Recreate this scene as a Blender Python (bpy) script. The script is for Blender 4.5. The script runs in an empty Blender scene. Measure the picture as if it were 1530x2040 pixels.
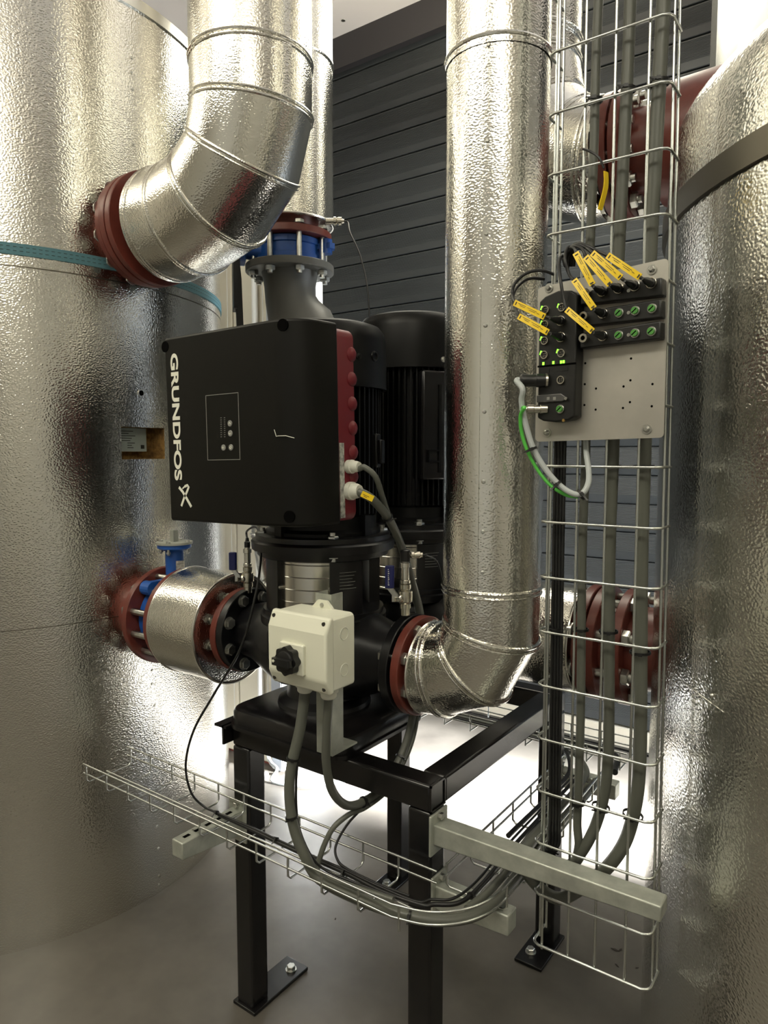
import bpy, bmesh, math, random
from math import sin, cos, pi, radians, sqrt, atan, atan2, hypot
from mathutils import Vector as V, Matrix

random.seed(7)
SC = bpy.context.scene
COL = SC.collection

# ------------------------------------------------------------------ camera
FPX, CX, CY, EYE = 1414.0, 765.0, 1020.0, V((0, 0, 1.5))
PITCH = atan(120 / FPX)
TH = atan(1965 / FPX * cos(PITCH))
RT = V((sin(TH), cos(TH), 0))
FH = V((-cos(TH), sin(TH), 0))
FW = FH * cos(PITCH) + V((0, 0, -sin(PITCH)))
UP = FH * sin(PITCH) + V((0, 0, cos(PITCH)))
cd = bpy.data.cameras.new('camera')
cam = bpy.data.objects.new('camera', cd)
COL.objects.link(cam)
cam.matrix_world = Matrix(((RT.x, UP.x, -FW.x, EYE.x), (RT.y, UP.y, -FW.y, EYE.y), (RT.z, UP.z, -FW.z, EYE.z), (0, 0, 0, 1)))
cd.sensor_fit = 'AUTO'
cd.sensor_width = 36.0
cd.lens = 36.0 * FPX / 2040
cd.clip_start = 0.02
SC.camera = cam


def at(x, y, **k):
    """surveyed point of the photo (pixel) on the world plane X=, Y= or Z="""
    (a, v), = k.items()
    i = 'XYZ'.index(a)
    r = FW + RT * ((x - CX) / FPX) - UP * ((y - CY) / FPX)
    return EYE + r * ((v - EYE[i]) / r[i])


# ------------------------------------------------------------------ materials
def mat(name, color, rough=.5, metal=0.0, bump=None, noise=None, spec=.5, coat=0, emit=None, rnoise=None):
    m = bpy.data.materials.new(name)
    m.use_nodes = True
    nt = m.node_tree
    b = nt.nodes['Principled BSDF']
    b.inputs['Base Color'].default_value = (*color, 1)
    b.inputs['Roughness'].default_value = rough
    b.inputs['Metallic'].default_value = metal
    b.inputs['Specular IOR Level'].default_value = spec
    if coat:
        b.inputs['Coat Weight'].default_value = coat
        b.inputs['Coat Roughness'].default_value = .15
    if emit:
        b.inputs['Emission Color'].default_value = (*emit[0], 1)
        b.inputs['Emission Strength'].default_value = emit[1]
    tc = nt.nodes.new('ShaderNodeTexCoord')

    def tex(scale, detail=2, rough_=.5, sc3=None):
        mp = nt.nodes.new('ShaderNodeMapping')
        if sc3:
            mp.inputs['Scale'].default_value = sc3
        n = nt.nodes.new('ShaderNodeTexNoise')
        n.inputs['Scale'].default_value = scale
        n.inputs['Detail'].default_value = detail
        n.inputs['Roughness'].default_value = rough_
        nt.links.new(tc.outputs['Object'], mp.inputs['Vector'])
        nt.links.new(mp.outputs['Vector'], n.inputs['Vector'])
        return n
    if noise:      # (scale, amount) or (scale, amount, color2)
        n = tex(noise[0], 4, .6)
        mx = nt.nodes.new('ShaderNodeMix')
        mx.data_type = 'RGBA'
        c2 = noise[2] if len(noise) > 2 else tuple(c * (1 - noise[1]) for c in color)
        rp = nt.nodes.new('ShaderNodeValToRGB')
        rp.color_ramp.elements[0].position = .35
        rp.color_ramp.elements[1].position = .68
        nt.links.new(n.outputs['Fac'], rp.inputs['Fac'])
        mx.inputs['A'].default_value = (*color, 1)
        mx.inputs['B'].default_value = (*c2, 1)
        nt.links.new(rp.outputs['Color'], mx.inputs['Factor'])
        nt.links.new(mx.outputs['Result'], b.inputs['Base Color'])
    if rnoise:
        n = tex(rnoise[0], 3)
        mr = nt.nodes.new('ShaderNodeMapRange')
        mr.inputs['From Min'].default_value = .3
        mr.inputs['From Max'].default_value = .7
        mr.inputs['To Min'].default_value = rnoise[1]
        mr.inputs['To Max'].default_value = rnoise[2]
        nt.links.new(n.outputs['Fac'], mr.inputs['Value'])
        nt.links.new(mr.outputs['Result'], b.inputs['Roughness'])
    if bump:       # (scale, strength, distance[, scale3])
        n = tex(bump[0], bump[4] if len(bump) > 4 else 1.5, .5, bump[3] if len(bump) > 3 else None)
        bp = nt.nodes.new('ShaderNodeBump')
        bp.inputs['Strength'].default_value = bump[1]
        bp.inputs['Distance'].default_value = bump[2]
        nt.links.new(n.outputs['Fac'], bp.inputs['Height'])
        nt.links.new(bp.outputs['Normal'], b.inputs['Normal'])
    return m


FOIL_C = (.80, .787, .73)
M = dict(
    foil=mat('stucco_aluminium', FOIL_C, .17, 1, bump=(215, 1.0, .00075, (1, 1, 1.25), .4)),
    foil_tank=mat('stucco_aluminium_tank', (.78, .768, .715), .18, 1, bump=(185, 1.0, .00085, (1, 1, 1.3), .4)),
    foil_plain=mat('plain_aluminium', (.76, .75, .70), .27, 1, bump=(6, .25, .02, (1, 1, .15))),
    band=mat('aluminium_band', (.15, .137, .112), .38, 1),
    bead=mat('aluminium_bead', (.78, .755, .69), .25, 1),
    red=mat('red_oxide_primer', (.155, .034, .023), .38, noise=(30, .25)),
    cast=mat('black_cast_iron', (.0035, .0035, .0045), .32, noise=(14, .3, (.007, .0068, .0075)), bump=(220, .12, .001)),
    motor=mat('black_motor_paint', (.0028, .0028, .0027), .40, spec=.25),
    gloss=mat('black_gloss_paint', (.0045, .0045, .0055), .24, noise=(9, .4, (.010, .009, .009)), bump=(60, .05, .002)),
    frame=mat('black_steel_paint', (.0045, .0044, .0052), .24, noise=(11, .4, (.010, .009, .0085))),
    cover=mat('converter_black_plastic', (.0030, .0028, .0020), .44, spec=.22),
    cred=mat('converter_red', (.14, .006, .012), .42),
    blue=mat('blue_valve_paint', (.012, .085, .36), .38, noise=(20, .25)),
    lever=mat('blue_lever_sleeve', (.008, .012, .09), .42),
    zinc=mat('zinc_plated_steel', (.62, .62, .58), .30, 1, noise=(60, .3)),
    nickel=mat('nickel_plated_brass', (.60, .57, .49), .24, 1),
    brass=mat('brass', (.55, .36, .12), .3, 1),
    wire=mat('galvanised_wire', (.58, .60, .58), .27, 1),
    galv=mat('galvanised_steel', (.50, .52, .46), .46, .55, noise=(18, .3), rnoise=(25, .36, .55)),
    steel=mat('stainless_steel', (.66, .64, .58), .22, 1, bump=(40, .1, .001, (1, 1, .1))),
    plate=mat('brushed_plate', (.50, .48, .43), .42, .65, noise=(7, .18), bump=(300, .05, .0005, (.1, 1, 1))),
    grey_paint=mat('grey_valve_paint', (.115, .115, .105), .45, bump=(120, .06, .001)),
    grey_cable=mat('grey_cable_jacket', (.098, .102, .085), .40),
    light_cable=mat('light_grey_cable_jacket', (.42, .45, .45), .4),
    green_cable=mat('green_cable_jacket', (.10, .52, .07), .4),
    black_cable=mat('black_cable_jacket', (.007, .007, .007), .45),
    black=mat('black_plastic', (.006, .006, .006), .4),
    module=mat('module_black_plastic', (.0075, .0075, .007), .40),
    yellow=mat('yellow_marker_plastic', (.80, .55, .006), .42),
    ink=mat('black_ink', (.02, .018, .012), .6),
    white=mat('white_plastic', (.70, .70, .58), .38),
    gland=mat('gland_white_plastic', (.66, .66, .58), .42),
    letter=mat('cream_print', (.72, .72, .62), .5),
    greyprint=mat('grey_print', (.22, .22, .20), .5),
    sticker=mat('printed_label', (.55, .55, .50), .5, noise=(90, .5, (.12, .12, .11))),
    nameplate=mat('tank_nameplate', (.33, .37, .33), .4, .3),
    wool=mat('mineral_wool', (.30, .17, .045), .95, noise=(40, .6, (.10, .05, .012)), bump=(90, .8, .006)),
    holes=mat('drilled_hole', (.0012, .0011, .001), .9, spec=.05),
    strap=mat('teal_webbing', (.085, .20, .235), .75, bump=(500, .4, .001)),
    cream=mat('cream_sheet_metal', (.62, .57, .46), .5, noise=(3, .06)),
    postgrey=mat('grey_post', (.36, .38, .42), .5),
    cabwhite=mat('white_sheet_metal', (.72, .71, .67), .45),
    floor=mat('concrete_floor', (.135, .123, .104), .42, noise=(3.2, .25, (.080, .072, .061)), rnoise=(3, .28, .5), bump=(30, .05, .003)),
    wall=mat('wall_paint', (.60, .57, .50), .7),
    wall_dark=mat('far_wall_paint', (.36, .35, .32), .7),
    ceil=mat('ceiling_panel', (.66, .61, .57), .6),
    door=mat('roller_door_slats', (.029, .033, .035), .42, noise=(1.3, .25)),
    lintel=mat('dark_lintel', (.028, .025, .026), .5),
    led=mat('green_indicator', (.15, .9, .02), .4, emit=((.18, 1, .03), 3.0)),
    greencap=mat('green_cap', (.07, .26, .045), .4),
    lens=mat('clear_plastic_cover', (.06, .06, .06), .08, spec=.9, coat=.6),
    dirt=mat('leaf_litter', (.035, .028, .022), .9),
)


# ------------------------------------------------------------------ mesh builder
def frame_of(d):
    d = d.normalized()
    a = V((0, 0, 1)) if abs(d.z) < .9 else V((1, 0, 0))
    u = a.cross(d).normalized()
    return u, d.cross(u).normalized()


AX = dict(X=V((1, 0, 0)), Y=V((0, 1, 0)), Z=V((0, 0, 1)))
ORIG = {}          # world position of every empty / part origin


class MB:
    def __init__(s):
        s.v, s.f, s.mi = [], [], []
        s.m = 0

    def face(s, idx):
        s.f.append(tuple(idx))
        s.mi.append(s.m)

    def ring(s, c, u, w, r, n, r2=None):
        i0 = len(s.v)
        r2 = r if r2 is None else r2
        for k in range(n):
            a = 2 * pi * k / n
            s.v.append(c + u * (r * cos(a)) + w * (r2 * sin(a)))
        return list(range(i0, i0 + n))

    def bridge(s, a, b):
        n = len(a)
        for k in range(n):
            s.face((a[k], a[(k + 1) % n], b[(k + 1) % n], b[k]))

    def lathe(s, o, axis, prof, n=48, cap0=True, cap1=True):
        """prof: (distance along axis, radius)"""
        o = V(o)
        d = AX[axis] if isinstance(axis, str) else V(axis).normalized()
        u, w = frame_of(d)
        rs = []
        for t, r in prof:
            rs.append(s.ring(o + d * t, u, w, max(r, 1e-5), n))
        for a, b in zip(rs, rs[1:]):
            s.bridge(a, b)
        if cap0:
            s.face(rs[0][::-1])
        if cap1:
            s.face(rs[-1])
        return s

    def cyl(s, a, b, r, n=24, r2=None):
        a, b = V(a), V(b)
        d = b - a
        s.lathe(a, d, [(0, r), (d.length, r if r2 is None else r2)], n)
        return s

    def tubering(s, c, axis, R, r, n=48, k=8):
        """torus"""
        c = V(c)
        d = AX[axis] if isinstance(axis, str) else V(axis).normalized()
        u, w = frame_of(d)
        rs = []
        for i in range(n):
            a = 2 * pi * i / n
            e = u * cos(a) + w * sin(a)
            rs.append(s.ring(c + e * R, e, d, r, k))
        for i in range(n):
            s.bridge(rs[i], rs[(i + 1) % n])
        return s

    def annulus(s, o, axis, ri, ro, h, n=48):
        o = V(o)
        d = AX[axis] if isinstance(axis, str) else V(axis).normalized()
        u, w = frame_of(d)
        A = s.ring(o, u, w, ro, n)
        B = s.ring(o + d * h, u, w, ro, n)
        Cc = s.ring(o + d * h, u, w, ri, n)
        D = s.ring(o, u, w, ri, n)
        s.bridge(A, B); s.bridge(B, Cc); s.bridge(Cc, D); s.bridge(D, A)
        return s

    def tube(s, pts, r, n=10, caps=True, radii=None, miter=False):
        pts = [V(p) for p in pts]
        N = len(pts)
        tg = []
        for i in range(N):
            a = pts[max(i - 1, 0)]
            b = pts[min(i + 1, N - 1)]
            if miter and 0 < i < N - 1:
                t = (pts[i] - a).normalized() + (b - pts[i]).normalized()
            else:
                t = b - a
            tg.append(t.normalized())
        u, w = frame_of(tg[0])
        rs = []
        for i in range(N):
            if i:
                q = tg[i - 1].rotation_difference(tg[i])
                u = q @ u
            u = (u - tg[i] * u.dot(tg[i])).normalized()
            w = tg[i].cross(u)
            rr = radii[i] if radii else r
            rs.append(s.ring(pts[i], u, w, rr, n))
        for a, b in zip(rs, rs[1:]):
            s.bridge(a, b)
        if caps:
            s.face(rs[0][::-1])
            s.face(rs[-1])
        return s

    def box(s, lo, hi, mtx=None):
        lo, hi = V(lo), V(hi)
        i = len(s.v)
        for x in (lo.x, hi.x):
            for y in (lo.y, hi.y):
                for z in (lo.z, hi.z):
                    p = V((x, y, z))
                    s.v.append(mtx @ p if mtx else p)
        for q in ((0, 1, 3, 2), (4, 6, 7, 5), (0, 4, 5, 1), (2, 3, 7, 6), (0, 2, 6, 4), (1, 5, 7, 3)):
            s.face(tuple(i + k for k in q))
        return s

    def prism(s, poly, o, u, w, h):
        """polygon (a,b) in plane o+u*a+w*b, extruded by vector h"""
        o, u, w, h = V(o), V(u), V(w), V(h)
        i = len(s.v)
        n = len(poly)
        for a, b in poly:
            s.v.append(o + u * a + w * b)
        for a, b in poly:
            s.v.append(o + u * a + w * b + h)
        s.face(range(i + n - 1, i - 1, -1))
        s.face(range(i + n, i + 2 * n))
        for k in range(n):
            s.face((i + k, i + (k + 1) % n, i + n + (k + 1) % n, i + n + k))
        return s

    def rbox(s, lo, hi, r, axis='Y', k=4, inset=0.0):
        """box with the four edges along axis rounded; inset chamfers the face towards -axis"""
        lo, hi = V(lo), V(hi)
        ia = 'XYZ'.index(axis)
        ib, ic = [(1, 2), (2, 0), (0, 1)][ia]
        poly = []
        for cx, cy, a0 in ((hi[ib] - r, hi[ic] - r, 0), (lo[ib] + r, hi[ic] - r, 90), (lo[ib] + r, lo[ic] + r, 180), (hi[ib] - r, lo[ic] + r, 270)):
            for j in range(k + 1):
                a = radians(a0 + 90 * j / k)
                poly.append((cx + r * cos(a), cy + r * sin(a)))
        e = [V((0, 0, 0)) for _ in range(3)]
        o = V((0, 0, 0)); o[ia] = lo[ia]
        u = V((0, 0, 0)); u[ib] = 1
        w = V((0, 0, 0)); w[ic] = 1
        h = V((0, 0, 0)); h[ia] = hi[ia] - lo[ia]
        if not inset:
            return s.prism(poly, o, u, w, h)
        mb, mc = (lo[ib] + hi[ib]) / 2, (lo[ic] + hi[ic]) / 2
        sx = 1 - 2 * inset / (hi[ib] - lo[ib])
        sy = 1 - 2 * inset / (hi[ic] - lo[ic])
        loops = []
        d = h.normalized()
        for t, q in ((0, 1), (inset * .3, .35), (inset, 0)):
            i = len(s.v)
            for a, b in poly:
                aa = mb + (a - mb) * (1 + (sx - 1) * q)
                bb = mc + (b - mc) * (1 + (sy - 1) * q)
                s.v.append(o + u * aa + w * bb + d * t)
            loops.append(list(range(i, i + len(poly))))
        i = len(s.v)
        for a, b in poly:
            s.v.append(o + u * a + w * b + h)
        loops.append(list(range(i, i + len(poly))))
        for a, b in zip(loops, loops[1:]):
            s.bridge(a, b)
        s.face(loops[0][::-1]); s.face(loops[-1])
        return s

    def hexa(s, o, axis, r, h):
        o = V(o)
        d = AX[axis] if isinstance(axis, str) else V(axis).normalized()
        u, w = frame_of(d)
        A = s.ring(o, u, w, r, 6)
        B = s.ring(o + d * h * .85, u, w, r, 6)
        Cc = s.ring(o + d * h, u, w, r * .86, 6)
        s.bridge(A, B); s.bridge(B, Cc); s.face(A[::-1]); s.face(Cc)
        return s

    def strip(s, pts, wv, tv):
        """ribbon of rectangular section along pts; wv width vector, tv thickness vector"""
        wv, tv = V(wv), V(tv)
        rs = []
        for p in pts:
            p = V(p)
            i = len(s.v)
            s.v += [p - wv / 2, p + wv / 2, p + wv / 2 + tv, p - wv / 2 + tv]
            rs.append([i, i + 1, i + 2, i + 3])
        for a, b in zip(rs, rs[1:]):
            s.bridge(a, b)
        s.face(rs[0][::-1]); s.face(rs[-1])
        return s

    def build(s, name, material, parent=None, sharp=20, kind=None, label=None):
        me = bpy.data.meshes.new(name)
        off = ORIG.get(parent.name, V((0, 0, 0))) if parent else V((0, 0, 0))
        me.from_pydata([tuple(p - off) for p in s.v], [], s.f)
        ms = material if isinstance(material, (list, tuple)) else [material]
        for m in ms:
            me.materials.append(M[m] if isinstance(m, str) else m)
        if len(ms) > 1:
            me.polygons.foreach_set('material_index', s.mi)
        bm = bmesh.new(); bm.from_mesh(me)
        bmesh.ops.recalc_face_normals(bm, faces=bm.faces)
        bm.to_mesh(me); bm.free()
        me.polygons.foreach_set('use_smooth', [True] * len(me.polygons))
        me.set_sharp_from_angle(angle=radians(sharp))
        me.update()
        o = bpy.data.objects.new(name, me)
        COL.objects.link(o)
        if parent:
            o.parent = parent
        ORIG[o.name] = off.copy()
        if kind: o['kind'] = kind
        if label: o['label'] = label
        return o


def thing(name, label, cat, loc=(0, 0, 0), group=None):
    o = bpy.data.objects.new(name, None)
    COL.objects.link(o)
    o.empty_display_size = .05
    o.location = loc
    ORIG[o.name] = V(loc)
    o['label'] = label; o['category'] = cat
    if group: o['group'] = group
    return o


def tag(o, label, cat, group=None):
    o['label'] = label; o['category'] = cat
    if group: o['group'] = group
    return o


def inst(me, name, parent, loc, mtx=None, label=None):
    """another part sharing mesh data, placed at world loc under parent"""
    o = bpy.data.objects.new(name, me)
    COL.objects.link(o)
    off = V((0, 0, 0))
    if parent:
        o.parent = parent
        off = ORIG[parent.name]
    m = (mtx.to_4x4() if mtx else Matrix.Identity(4))
    m.translation = V(loc) - off
    o.matrix_basis = m
    if label: o['label'] = label
    ORIG[o.name] = V(loc)
    return o


def axis_mtx(d):
    return V(d).normalized().to_track_quat('Z', 'Y').to_matrix()


def smooth(pts, k=8):
    """Catmull-Rom through pts"""
    pts = [V(p) for p in pts]
    P = [pts[0] * 2 - pts[1]] + pts + [pts[-1] * 2 - pts[-2]]
    out = []
    for i in range(1, len(P) - 2):
        a, b, c, d = P[i - 1:i + 3]
        for j in range(k):
            t = j / k
            out.append(.5 * ((2 * b) + (c - a) * t + (2 * a - 5 * b + 4 * c - d) * t * t + (3 * b - a - 3 * c + d) * t ** 3))
    out.append(pts[-1])
    return out


_BOLT = {}


def bolt_mesh(size, length, nut=True, grip=True):
    """bolt along +Z: head below 0, nut above length"""
    key = (size, round(length, 4), nut)
    if key in _BOLT: return _BOLT[key]
    b = MB()
    r = size / 2
    b.hexa((0, 0, 0), (0, 0, -1), r * 1.85, r * 1.3)
    b.lathe((0, 0, -.001), 'Z', [(0, r * 2.1), (.002, r * 2.1)], 20)
    b.cyl((0, 0, 0), (0, 0, length + (r * 2.6 if nut else 0)), r, 12)
    if nut:
        b.hexa((0, 0, length), 'Z', r * 1.85, r * 1.6)
    o = b.build('bolt', 'zinc', sharp=30)
    me = o.data
    bpy.data.objects.remove(o)
    _BOLT[key] = me
    return me


def bolts(parent, c, axis, R, n, size, length, phase=0, name='bolt', only=None, nut=True):
    d = V(AX[axis]) if isinstance(axis, str) else V(axis).normalized()
    u, w = frame_of(d)
    me = bolt_mesh(size, length, nut)
    q = axis_mtx(d)
    for i in range(n):
        if only and i not in only: continue
        a = 2 * pi * (i + phase) / n
        inst(me, name, parent, V(c) + u * (R * cos(a)) + w * (R * sin(a)), q)

# ================================================================== the setting
X0, X1, Y0, Y1, ZC = -4.3, 2.0, -2.6, 3.62, 4.0
b = MB(); b.box((X0 - .2, Y0 - .2, -.2), (X1 + 2.5, Y1 + .2, 0)); b.build('floor', 'floor', kind='structure')
b = MB(); b.box((X0 - .2, Y0 - .2, ZC), (X1 + .2, Y1 + .2, ZC + .2)); b.build('ceiling', 'ceil', kind='structure')
b = MB(); b.box((X0 - .2, Y1, 0), (X1 + .2, Y1 + .2, ZC)); b.build('wall_back', 'wall', kind='structure')
b = MB(); b.box((X0 - .2, Y0 - .2, 0), (X0, Y1 + .2, ZC)); b.build('wall_left', 'wall', kind='structure')
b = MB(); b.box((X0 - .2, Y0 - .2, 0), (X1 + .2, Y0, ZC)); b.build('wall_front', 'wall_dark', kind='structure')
DY0, DY1, DZ = 2.30, 3.50, 2.15        # doorway to the yard in the right wall
b = MB()
b.box((X1, Y0 - .2, 0), (X1 + .2, DY0, ZC)); b.box((X1, DY1, 0), (X1 + .2, Y1 + .2, ZC)); b.box((X1, DY0, DZ), (X1 + .2, DY1, ZC))
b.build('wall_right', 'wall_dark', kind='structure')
b = MB()
for y0, y1, z0, z1 in ((DY0 - .06, DY0, 0, DZ + .06), (DY1, DY1 + .06, 0, DZ + .06), (DY0, DY1, DZ, DZ + .06)):
    b.box((X1 - .02, y0, z0), (X1 + .2, y1, z1))
b.build('door_2', 'postgrey', kind='structure')

# roller door: ribbed slats with a shadow joint between them
PITCH_S = .1412
prof = []
z = .115
k = 0
while z < 3.80:
    prof += [(3.566, z), (3.549, z + .0015), (3.545, z + .005), (3.545, z + .040)]
    for j in range(14):
        zz = z + .042 + j * .0064
        prof += [(3.5455, zz), (3.5440, zz + .002), (3.5440, zz + .0042)]
    prof += [(3.545, z + .134), (3.549, z + .1375), (3.566, z + .1385), (3.566, z + PITCH_S - .0005)]
    z += PITCH_S
me_b = MB()
xs = (-3.55, 1.60)
for x in xs:
    for y_, z_ in prof: me_b.v.append(V((x, y_, z_)))
n = len(prof)
for i in range(n - 1): me_b.face((i, i + 1, n + i + 1, n + i))
me_b.box((xs[0], 3.572, .11), (xs[1], 3.60, 3.82))
me_b.build('door_1', 'door', kind='structure', sharp=12)
b = MB(); b.box((-3.9, 3.50, 3.817), (1.9, 3.62, ZC)); b.build('trim_1', 'lintel', kind='structure')
b = MB(); b.box((X0, 3.53, .012), (X1, 3.62, .105)); b.build('trim_2', 'cream', kind='structure')
b = MB(); b.box((-3.62, 3.52, .105), (-3.53, 3.60, 3.817)); b.box((1.58, 3.52, .105), (1.67, 3.60, 3.817)); b.build('trim_3', 'lintel', kind='structure')
b = MB(); b.box((X0, 3.505, .0), (X1, 3.62, .012)); b.build('baseboard_back', 'frame', kind='structure')
# screws of the ceiling sheets
b = MB()
for i in range(14):
    for j in range(3):
        b.lathe((-4 + i * .42, 2.55 + j * .42, ZC), 'Z', [(-.004, .012), (.001, .012)], 8)
b.build('trim_4', 'zinc', kind='structure')

# ================================================================== tanks
def on_cyl(px, py, c, r):
    d = FW + RT * ((px - CX) / FPX) - UP * ((py - CY) / FPX)
    ox, oy = EYE.x - c[0], EYE.y - c[1]
    A = d.x ** 2 + d.y ** 2; B = 2 * (ox * d.x + oy * d.y); C_ = ox ** 2 + oy ** 2 - r * r
    t = (-B - sqrt(B * B - 4 * A * C_)) / (2 * A)
    p = EYE + d * t
    return atan2(p.y - c[1], p.x - c[0]), p.z


TL, RL = (-2.755, 1.385), .785
TR, RR = (.330, 1.83), .785


def tank_shell(c, r, zs, name, parent, hole=None, n=128):
    """cylindrical cladding with an optional rectangular cut-out (a0,a1,z0,z1)"""
    b = MB()
    ang = [-pi + 2 * pi * i / n for i in range(n)]
    if hole:
        a0, a1, z0, z1 = hole
        ang = [a for a in ang if not (a0 - .03 < a < a1 + .03)] + [a0, a1, (a0 + a1) / 2]
        ang.sort()
        zs = sorted([q for q in zs if not z0 <= q <= z1] + [z0, z1])
    N = len(ang)
    for zz in zs:
        for a in ang: b.v.append(V((c[0] + r * cos(a), c[1] + r * sin(a), zz)))
    for k in range(len(zs) - 1):
        for i in range(N):
            j = (i + 1) % N
            if hole and abs(zs[k] - hole[2]) < 1e-6 and hole[0] - 1e-6 <= ang[i] < hole[1] - 1e-6: continue
            b.face((k * N + i, k * N + j, (k + 1) * N + j, (k + 1) * N + i))
    return b.build(name, 'foil_tank', parent, sharp=25)


tl = thing('insulated_tank', 'large aluminium-clad insulated tank with a square cut-out and teal strap around it', 'tank', (*TL, 0))
ah0, zt = on_cyl(327, 853, TL, RL)
al0, zb = on_cyl(243, 915, TL, RL)
a_lo, a_hi = min(ah0, al0), max(ah0, al0)
tank_shell(TL, RL, [0.0, .45, .98, 1.5, 2.025, 2.86], 'shell', tl, (a_lo, a_hi, zb, zt))
CUT = (a_lo, a_hi, zb, zt)
b = MB()          # recess of the cut-out
depth = .055
cor = [V((TL[0] + q * cos(a), TL[1] + q * sin(a), zz)) for q in (RL, RL - depth) for a, zz in ((a_lo, zb), (a_hi, zb), (a_hi, zt), (a_lo, zt))]
b.v += cor
for i in range(4): b.face((i, (i + 1) % 4, 4 + (i + 1) % 4, 4 + i))
b.face((4, 5, 6, 7))
cutp = b.build('insulation_cutout', 'wool', tl, label='square cut-out in the cladding showing brown mineral wool')
b = MB()
da = (a_hi - a_lo); dz = zt - zb
def tp(a, zz, q): return V((TL[0] + q * cos(a), TL[1] + q * sin(a), zz))
qs = [tp(a_lo + da * .02, zb + dz * .24, RL - .035), tp(a_lo + da * .72, zb + dz * .24, RL - .035), tp(a_lo + da * .72, zb + dz * .98, RL - .035), tp(a_lo + da * .02, zb + dz * .98, RL - .035)]
nn = V((cos((a_lo + a_hi) / 2), sin((a_lo + a_hi) / 2), 0))
b.v += qs + [p - nn * .003 for p in qs]
b.face((0, 1, 2, 3)); b.face((7, 6, 5, 4))
for i in range(4): b.face((i, (i + 1) % 4, 4 + (i + 1) % 4, 4 + i))
plt = b.build('nameplate', 'nameplate', cutp, label='grey-green data plate behind the cut-out')
b = MB()
uu = (qs[1] - qs[0]); ww = qs[3] - qs[0]
for k in range(8):
    f0 = .08 if k < 5 else .35
    f1 = (.55, .4, .62, .5, .45, .6, .5, .55)[k]
    b.prism([(0, 0), (1, 0), (1, 1), (0, 1)], qs[0] + uu * f0 + ww * (.85 - k * .1) + nn * .0004, uu * (f1 - f0), ww * .03, nn * .0004)
b.prism([(0, 0), (1, 0), (1, 1), (0, 1)], qs[0] + uu * .80 + ww * .12 + nn * .0004, uu * .12, ww * .16, nn * .0004)
b.build('plate_print', 'ink', plt)
a, zz = on_cyl(281, 783, TL, RL)
b = MB()
p = tp(a, zz, RL - .004); d = V((cos(a), sin(a), 0))
b.annulus(p, d, .0085, .0115, .006, 24)
b.build('bore_rim', 'bead', tl)
b = MB(); b.lathe(p, d, [(0, .0085), (.0048, .0085)], 24); b.build('bore', 'holes', tl, label='small round bore through the cladding')
b = MB(); b.lathe((*TL, 2.02), 'Z', [(0, RL + .0012), (.003, RL + .0012)], 128, False, False)
b.build('sheet_seam', 'band', tl)
b = MB(); b.lathe((*TL, .98), 'Z', [(0, RL + .0008), (.002, RL + .0008)], 128, False, False); b.build('sheet_seam', 'band', tl)
b = MB(); b.lathe((*TL, 2.86), 'Z', [(-.004, RL - .002), (-.004, RL + .006), (.030, RL + .006), (.036, RL - .004)], 128, False, False)
b.build('rim_band', 'foil_plain', tl)
b = MB(); b.lathe((*TL, 2.885), 'Z', [(0, RL), (.30, .22), (.34, .12)], 96, False, True); b.build('cone_top', 'foil_tank', tl)
scr = MB(); scr.lathe((0, 0, 0), 'Z', [(-.001, .0045), (.0012, .0042), (.0024, .0026)], 12)
so = scr.build('cladding_screw', 'zinc'); scrm = so.data; bpy.data.objects.remove(so)
for px, py in ((262, 115), (262, 144), (264, 178), (266, 286), (312, 1590), (314, 1646), (316, 1690), (317, 1745), (317, 1763), (308, 1405), (309, 1460), (303, 1335), (303, 1362)):
    a, zz = on_cyl(px, py, TL, RL)
    d = V((cos(a), sin(a), 0))
    inst(scrm, 'cladding_screw', tl, tp(a, zz, RL), axis_mtx(d))

b = MB(); b.lathe((*TL, 2.052), 'Z', [(0, RL + .0005), (0, RL + .004), (.032, RL + .004), (.032, RL + .0005)], 160, False, False)
st = b.build('lashing_strap', 'strap', sharp=40)
tag(st, 'teal webbing lashing strap wrapped around the upper part of the tank with the square cut-out', 'strap')
b = MB()
for zz in (2.052 + .0105, 2.052 + .0215):
    for i in range(300):
        a0 = 2 * pi * i / 300
        b.prism([(0, 0), (1, 0), (1, 1), (0, 1)], tp(a0, zz, RL + .0041), V((-sin(a0), cos(a0), 0)) * .009, V((0, 0, .0012)), V((cos(a0), sin(a0), 0)) * .0004)
b.build('stitching', 'ink', st)

tr = thing('insulated_tank', 'domed aluminium-clad tank with a dark rim band beside the tall cable cage', 'tank', (*TR, 0))
tank_shell(TR, RR, [0.0, .5, 1.0, 1.5, 1.94], 'shell', tr)
b = MB(); b.lathe((*TR, 1.945), 'Z', [(-.004, RR - .002), (-.004, RR + .007), (.042, RR + .007), (.046, RR - .004)], 128, False, False)
b.build('rim_band', 'band', tr)
b = MB(); b.lathe((*TR, 1.985), 'Z', [(0, RR - .002)] + [(.12 + .235 * sin(radians(a)), (RR - .002) * cos(radians(a))) for a in range(0, 90, 6)], 96, False, True); b.build('dome_top', 'foil_tank', tr, sharp=40)
b = MB()
scp = [on_cyl(1342 + 100 * k / 8, 1345 + 74 * k / 8, TR, RR) for k in range(9)]
b.tube([V((TR[0] + (RR + .0003) * cos(a), TR[1] + (RR + .0003) * sin(a), zz)) for a, zz in scp], .0007, 5); b.build('scratch', 'bead', tr)
for px, py in ((1416, 1386),):
    a, zz = on_cyl(px, py, TR, RR)
    d = V((cos(a), sin(a), 0))
    inst(scrm, 'cladding_screw', tr, V((TR[0] + RR * cos(a), TR[1] + RR * sin(a), zz)), axis_mtx(d))

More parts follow.
